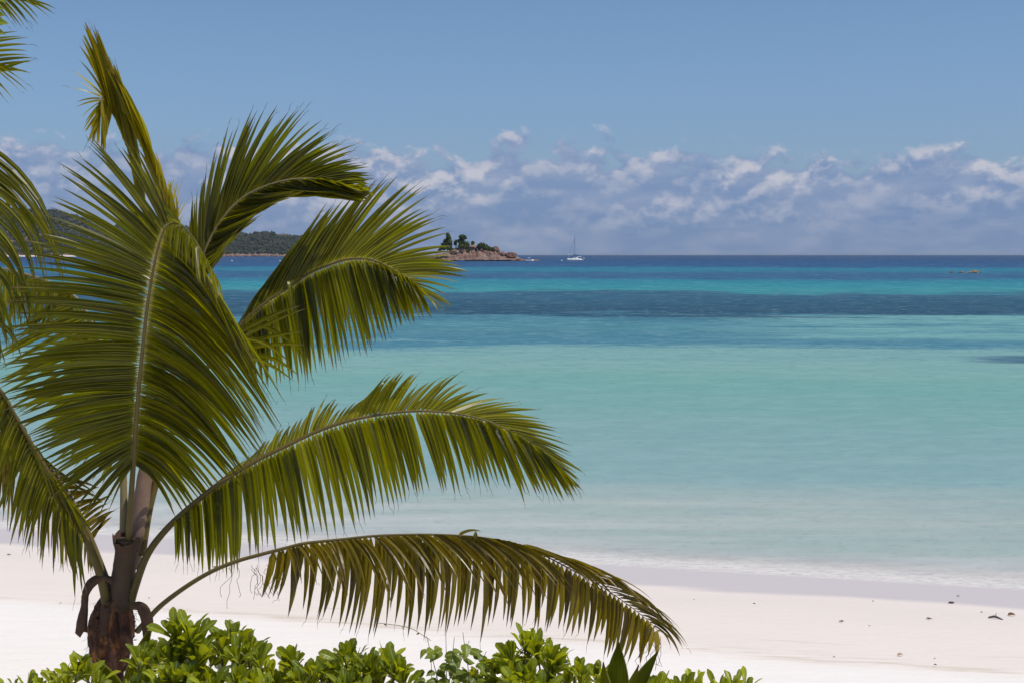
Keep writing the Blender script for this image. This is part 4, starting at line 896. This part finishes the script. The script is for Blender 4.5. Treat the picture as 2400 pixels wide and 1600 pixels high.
def shrub(px, Y, lab, tips, seed, n=15, L=.17, W=.058, extra_low=10, spread=60):
    n = max(9, n-3); extra_low = int(extra_low*2.2)
    q = random.Random(seed)
    base = P(px, 1700, Y); base.z = beach_z(base.y+SL*base.x)-.02
    t = thing('beach_shrub', base, lab, 'shrub', 'fleshy leaved shrubs along the beach')
    fo, st = MB(), MB(); all_t = [(x, y, Y+q.uniform(-.25, .25), 1) for x, y in tips]+[(x+q.uniform(-26, 26), y+q.uniform(8, 40), Y+q.uniform(-.3, .3), .9) for x, y in tips]
    for _ in range(extra_low):
        x, y = q.choice(tips); all_t.append((x+q.uniform(-spread, spread), max(1545, y+q.uniform(70, 170)), Y-q.uniform(.05, .55), .9))
    for x, y, yy, k in all_t:
        c = P(x, y+55, yy); lean = Vector((c.x-base.x, c.y-base.y, 0))*.35+Vector((q.uniform(-.3, .3), q.uniform(-.4, .1), 1))
        rosette(fo, c, lean, n+q.randrange(-2, 4), L*k*q.uniform(.9, 1.1), W*k, q)
        m_ = base.lerp(c, .55)+Vector((q.uniform(-.08, .08), q.uniform(-.08, .08), -.05))
        st.tube([base+Vector((q.uniform(-.1, .1), q.uniform(-.1, .1), 0)), m_, c-lean.normalized()*.12, c+lean.normalized()*.01], [.014, .011, .009, .006], 5)
    fo.build('foliage', M['beach_leaf'], t); st.build('stem', M['twig'], t)
shrub(70, 10.2, 'small sparse shrub at the bottom left corner', [(8, 1580), (36, 1568), (62, 1555), (95, 1562)], 1, 12, .15, .05, 8, 35)
shrub(160, 10.4, 'low shrub left of the palm trunk', [(122, 1552), (150, 1538), (178, 1528), (205, 1530), (225, 1545)], 2, 15, .18, .058, 12, 40)
shrub(345, 10.6, 'shrub just right of the palm trunk, in its shade', [(325, 1500), (355, 1480), (380, 1500), (342, 1530)], 3, 16, .19, .06, 14, 40)
shrub(445, 10.2, 'tallest shrub in the group right of the trunk, under the low frond', [(412, 1438), (445, 1446), (470, 1465), (400, 1490), (460, 1500), (430, 1520)], 4, 17, .21, .066, 18, 45)
shrub(560, 10.2, 'dense shrub right of the tallest one', [(520, 1470), (548, 1452), (585, 1468), (605, 1490), (560, 1510), (520, 1520)], 5, 17, .2, .064, 18, 45)
shrub(655, 10.4, 'low shrub with a gap of sand behind it, left of the twin clumps', [(615, 1520), (640, 1530), (668, 1540), (690, 1512), (650, 1555)], 6, 13, .17, .055, 14, 40)
shrub(745, 10.3, 'left one of the twin upright clumps under the low frond', [(690, 1500), (730, 1532), (755, 1524), (775, 1540), (712, 1545)], 7, 14, .19, .06, 14, 35)
shrub(850, 10.1, 'right and larger one of the twin upright clumps', [(812, 1498), (835, 1510), (868, 1522), (905, 1510), (925, 1530), (850, 1540), (880, 1555)], 8, 16, .21, .066, 16, 40)
shrub(965, 10.4, 'low clump left of the climbing vine', [(952, 1568), (975, 1572), (935, 1580)], 9, 11, .15, .05, 5, 25)
shrub(1230, 10.2, 'big rosette shrub right of the climbing vine', [(1232, 1466), (1200, 1500), (1262, 1490), (1290, 1500), (1180, 1520), (1230, 1530)], 10, 20, .21, .064, 14, 40)
shrub(1330, 10.3, 'paler shrub between the big rosette and the pleated palm seedling', [(1305, 1505), (1348, 1530), (1375, 1540), (1400, 1535), (1420, 1545), (1330, 1550)], 11, 17, .17, .052, 14, 40)
shrub(1160, 10.5, 'shrub with broad bright leaves beside the vine', [(1140, 1530), (1170, 1525), (1115, 1560), (1150, 1560)], 12, 14, .18, .06, 10, 35)
shrub(1510, 9.8, 'small curled shrub in front of the pleated seedling', [(1512, 1560), (1545, 1572), (1490, 1580)], 13, 12, .19, .055, 4, 25)
shrub(1610, 10.3, 'left one of two low clumps at the bottom right of the plants', [(1600, 1572), (1622, 1568), (1580, 1580), (1645, 1575)], 14, 13, .19, .05, 5, 25)
shrub(1715, 10.3, 'rightmost low clump of the plants along the bottom edge', [(1700, 1570), (1722, 1562), (1745, 1568), (1680, 1578)], 15, 13, .19, .05, 5, 25)
# climbing vine with thin heart-shaped leaves
def vine():
    q = random.Random(21); base = P(1050, 1700, 10.25); base.z = beach_z(base.y+SL*base.x)-.02
    t = thing('climbing_vine', base, 'thin stemmed vine with heart shaped leaves left of the big rosette shrub', 'plant')
    f, s = MB(), MB()
    tips = [(1000, 1490), (1010, 1540), (1045, 1484), (1065, 1492), (1085, 1480), (1100, 1500), (985, 1570), (1030, 1560), (1075, 1540), (1120, 1555), (1140, 1525), (1060, 1590), (1010, 1595), (1095, 1590)]
    for x, y in tips:
        e = P(x, y, 10.2+q.uniform(-.2, .2)); mid = base.lerp(e, .6)+Vector((q.uniform(-.1, .1), 0, .05))
        pts = spline([base, mid, e], 8); s.tube(pts, [.006-.004*i/(len(pts)-1) for i in range(len(pts))], 5)
        for i in range(9):
            c = pts[int(len(pts)*(.5+.055*i))-1]+Vector((q.uniform(-.05, .05), q.uniform(-.08, .04), q.uniform(-.02, .03)))
            d = Vector((q.gauss(0, 1), q.gauss(-.3, .6), q.uniform(-.9, .3))).normalized(); l = q.uniform(.07, .12)
            f.ribbon(c, c+d*l*.5+Vector((0, 0, .012)), c+d*l-Vector((0, 0, .02)), l*.72, d.cross(Vector((q.uniform(-.4, .4), -.6, 1))).normalized(), q.random(), 7, .15, q.gauss(0, .2), heart_prof)
    pts = spline([P(1010, 1500, 10.2), P(995, 1490, 10.2), P(960, 1470, 10.25), P(915, 1462, 10.3), P(880, 1458, 10.3)], 5); s.tube(pts, .0022, 4)
    for p in pts[2::5]:
        d = Vector((q.uniform(-1, 1), 0, -.5)).normalized(); f.ribbon(p, p+d*.012, p+d*.026, .018, Vector((0, -.5, 1)), .5, 4, .1, 0, heart_prof)
    f.build('foliage', M['vine_leaf'], t); s.build('stem', M['twig'], t)
vine()
# seedlings with pleated leaves
def pleated(mb, A, B, w, nrm, bend, pleats=9, rnd=.5):
    A, B = Vector(A), Vector(B); t = (B-A).normalized(); s = t.cross(nrm).normalized(); nr = s.cross(t)
    n = 12; rows = []
    for i in range(n+1):
        u = i/n; hw = w*.5*math.sin(math.pi*min(1, .12+.88*u)**.8)**.9 if u < 1 else .004
        c = A.lerp(B, u)+nr*bend*math.sin(math.pi*u*.5)**2; row = []
        for k in range(2*pleats+1):
            v = k/(2*pleats)-.5
            row.append(mb.add(c+s*v*2*hw+nr*((k % 2)*.012*min(1, hw/.03)-abs(v)*hw*.8), (rnd, u, 0)))
        rows.append(row)
    for a, b in zip(rows, rows[1:]):
        for k in range(2*pleats): mb.f.append((a[k], a[k+1], b[k+1], b[k]))
def seedling(px, Y, lab, lv):
    base = P(px, 1700, Y); base.z = beach_z(base.y+SL*base.x)-.02
    t = thing('palm_seedling', base, lab, 'seedling'); s = MB()
    for x0, y0, x1, y1, w, nx, bend, rnd in lv:
        b = MB(); A = P(x0, y0, Y); B = P(x1, y1, Y-.1); pleated(b, A, B, w, Vector((nx, -1, .3)), bend, rnd=rnd); b.build('leaf', M['sprout'], t)
        s.tube([base, base.lerp(A, .6)+Vector((0, .02, 0)), A], [.014, .01, .007], 6)
    s.build('stem', M['twig'], t)
seedling(1450, 9.6, 'palm seedling with broad pleated leaves under the tip of the old frond', [(1446, 1680, 1452, 1508, .17, .1, -.03, .1), (1425, 1680, 1418, 1545, .10, -.5, .03, .95), (1462, 1670, 1548, 1533, .12, .6, -.04, .2), (1462, 1660, 1494, 1552, .075, .5, .02, 1.0), (1440, 1690, 1400, 1600, .1, -.4, 0, .5)])
seedling(330, 10.9, 'palm seedling half hidden behind the palm trunk', [(300, 1640, 352, 1470, .16, .4, 0, .4), (290, 1640, 225, 1540, .12, -.5, 0, .6), (280, 1620, 172, 1520, .07, -.2, .03, .9)])

# ------------------------------------------------------------------ things washed up on the sand
def on_sand(px, py):
    lo, hi = 8.0, 30.0
    for _ in range(50):
        m = (lo+hi)/2; p = P(px, py, m)
        if p.z > beach_z(m+SL*p.x): lo = m
        else: hi = m
    p.z = beach_z(p.y+SL*p.x); return p
def debris():
    q = random.Random(33)
    def weed(px, py, r, lab):
        r *= .62
        c = on_sand(px, py); b = MB()
        for _ in range(16):
            a = q.uniform(0, 6.28); d = Vector((math.cos(a), math.sin(a)*.8, 0)); l = r*q.uniform(.5, 1.2); A = c+d*l*.1+Vector((0, 0, .006))
            b.ribbon(A, A+d*l*.5+Vector((0, 0, r*q.uniform(.3, .9))), A+d*l+Vector((0, 0, .004)), r*.30, Vector((-d.y, d.x, q.uniform(-.6, .6))).normalized(), q.random(), 5, .2, q.gauss(0, 1), lance_prof)
        tag(b.build('seaweed_clump', M['weed'], origin=c), lab, 'seaweed', 'bits washed up on the sand')
    def leaf(px, py, l, lab, m='shell'):
        l *= .72
        c = on_sand(px, py)+Vector((0, 0, .012)); b = MB(); a = q.uniform(-.5, .5); d = Vector((math.cos(a), math.sin(a), 0))
        b.ribbon(c-d*l*.5, c+Vector((0, 0, l*.3)), c+d*l*.5, l*.5, Vector((-d.y, d.x, .3)).normalized(), .5, 6, .4, .5, lance_prof)
        tag(b.build('dry_leaf', M[m], origin=c), lab, 'leaf', 'bits washed up on the sand')
    def stick(px, py, l, lab):
        c = on_sand(px, py)+Vector((0, 0, .015)); b = MB(); b.tube([c-Vector((l*.5, -.03, 0)), c+Vector((-.1*l, 0, .02)), c+Vector((l*.15, -.02, .015)), c+Vector((l*.5, -.08, 0))], [.012, .016, .013, .006], 6, rough=.2)
        b.tube([c+Vector((.05*l, 0, .015)), c+Vector((.2*l, .05, .05))], [.008, .004], 5)
        tag(b.build('driftwood_stick', M['drift'], origin=c), lab, 'driftwood', 'bits washed up on the sand')
    weed(2230, 1414, .085, 'brown weed clump on the edge of the wet sand, far right'); weed(2245, 1397, .045, 'small brown weed bit on the wet sand just above the larger clump')
    weed(2177, 1451, .065, 'flat weed clump left of the stick on the right'); weed(1971, 1457, .06, 'reddish weed bit alone in the middle of the right beach')
    leaf(2371, 1443, .15, 'brown dry leaf near the right edge of the beach', 'weed'); stick(2332, 1450, .15, 'dark driftwood stick near the right edge')
    leaf(2110, 1537, .10, 'tan dry leaf on the lower right beach'); leaf(2301, 1436, .05, 'tiny dry leaf above the driftwood stick', 'drift')
    leaf(1627, 1406, .035, 'speck like leaf right of the old frond', 'drift'); leaf(1768, 1417, .07, 'thin grey leaf on the sand right of the old frond', 'drift')
    leaf(2046, 1410, .045, 'small leaf close to the wet sand, right of the middle', 'drift'); leaf(2191, 1545, .04, 'upper one of two tiny specks right of the tan leaf')
    leaf(2192, 1560, .05, 'lower one of two tiny specks right of the tan leaf', 'drift'); leaf(1955, 1541, .035, 'tiny speck left of the tan leaf', 'drift')
    weed(503, 1330, .07, 'dark weed clump on the sand above the old frond stalk'); leaf(631, 1329, .05, 'dark leaf on the sand right of the weed above the old frond stalk', 'drift')
    weed(172, 1312, .06, 'dark weed clump left of the palm below the low frond'); weed(21, 1300, .06, 'weed clump at the left edge of the sand')
    leaf(142, 1415, .05, 'small brown leaf on the sand left of the palm'); leaf(417, 1306, .04, 'small speck on the sand right of the palm stalks', 'drift')
    leaf(350, 1403, .04, 'small speck between the palm trunk and the old frond stalk', 'drift'); leaf(2038, 1468, .045, 'pale shell bit right of the reddish weed')
debris()
# ------------------------------------------------------------------ sea air
hz = MB(); hz.box((0, 6890, 85), (18100, 14320, 182))
hm = bpy.data.materials.new('sea_air'); hm.use_nodes = True; hn = NT(hm.node_tree); hn.n.clear()
ho = hn.node('ShaderNodeOutputMaterial'); pv = hn.node('ShaderNodeVolumePrincipled')
pv.inputs['Color'].default_value = (.80, .88, 1.0, 1); pv.inputs['Density'].default_value = .00003; pv.inputs['Anisotropy'].default_value = .2
hn.l.new(pv.outputs[0], ho.inputs['Volume'])
struct(hz.build('haze', hm), 'thin sea haze', 'stuff')
for o in bpy.data.objects:
    if '_o' in o: del o['_o']
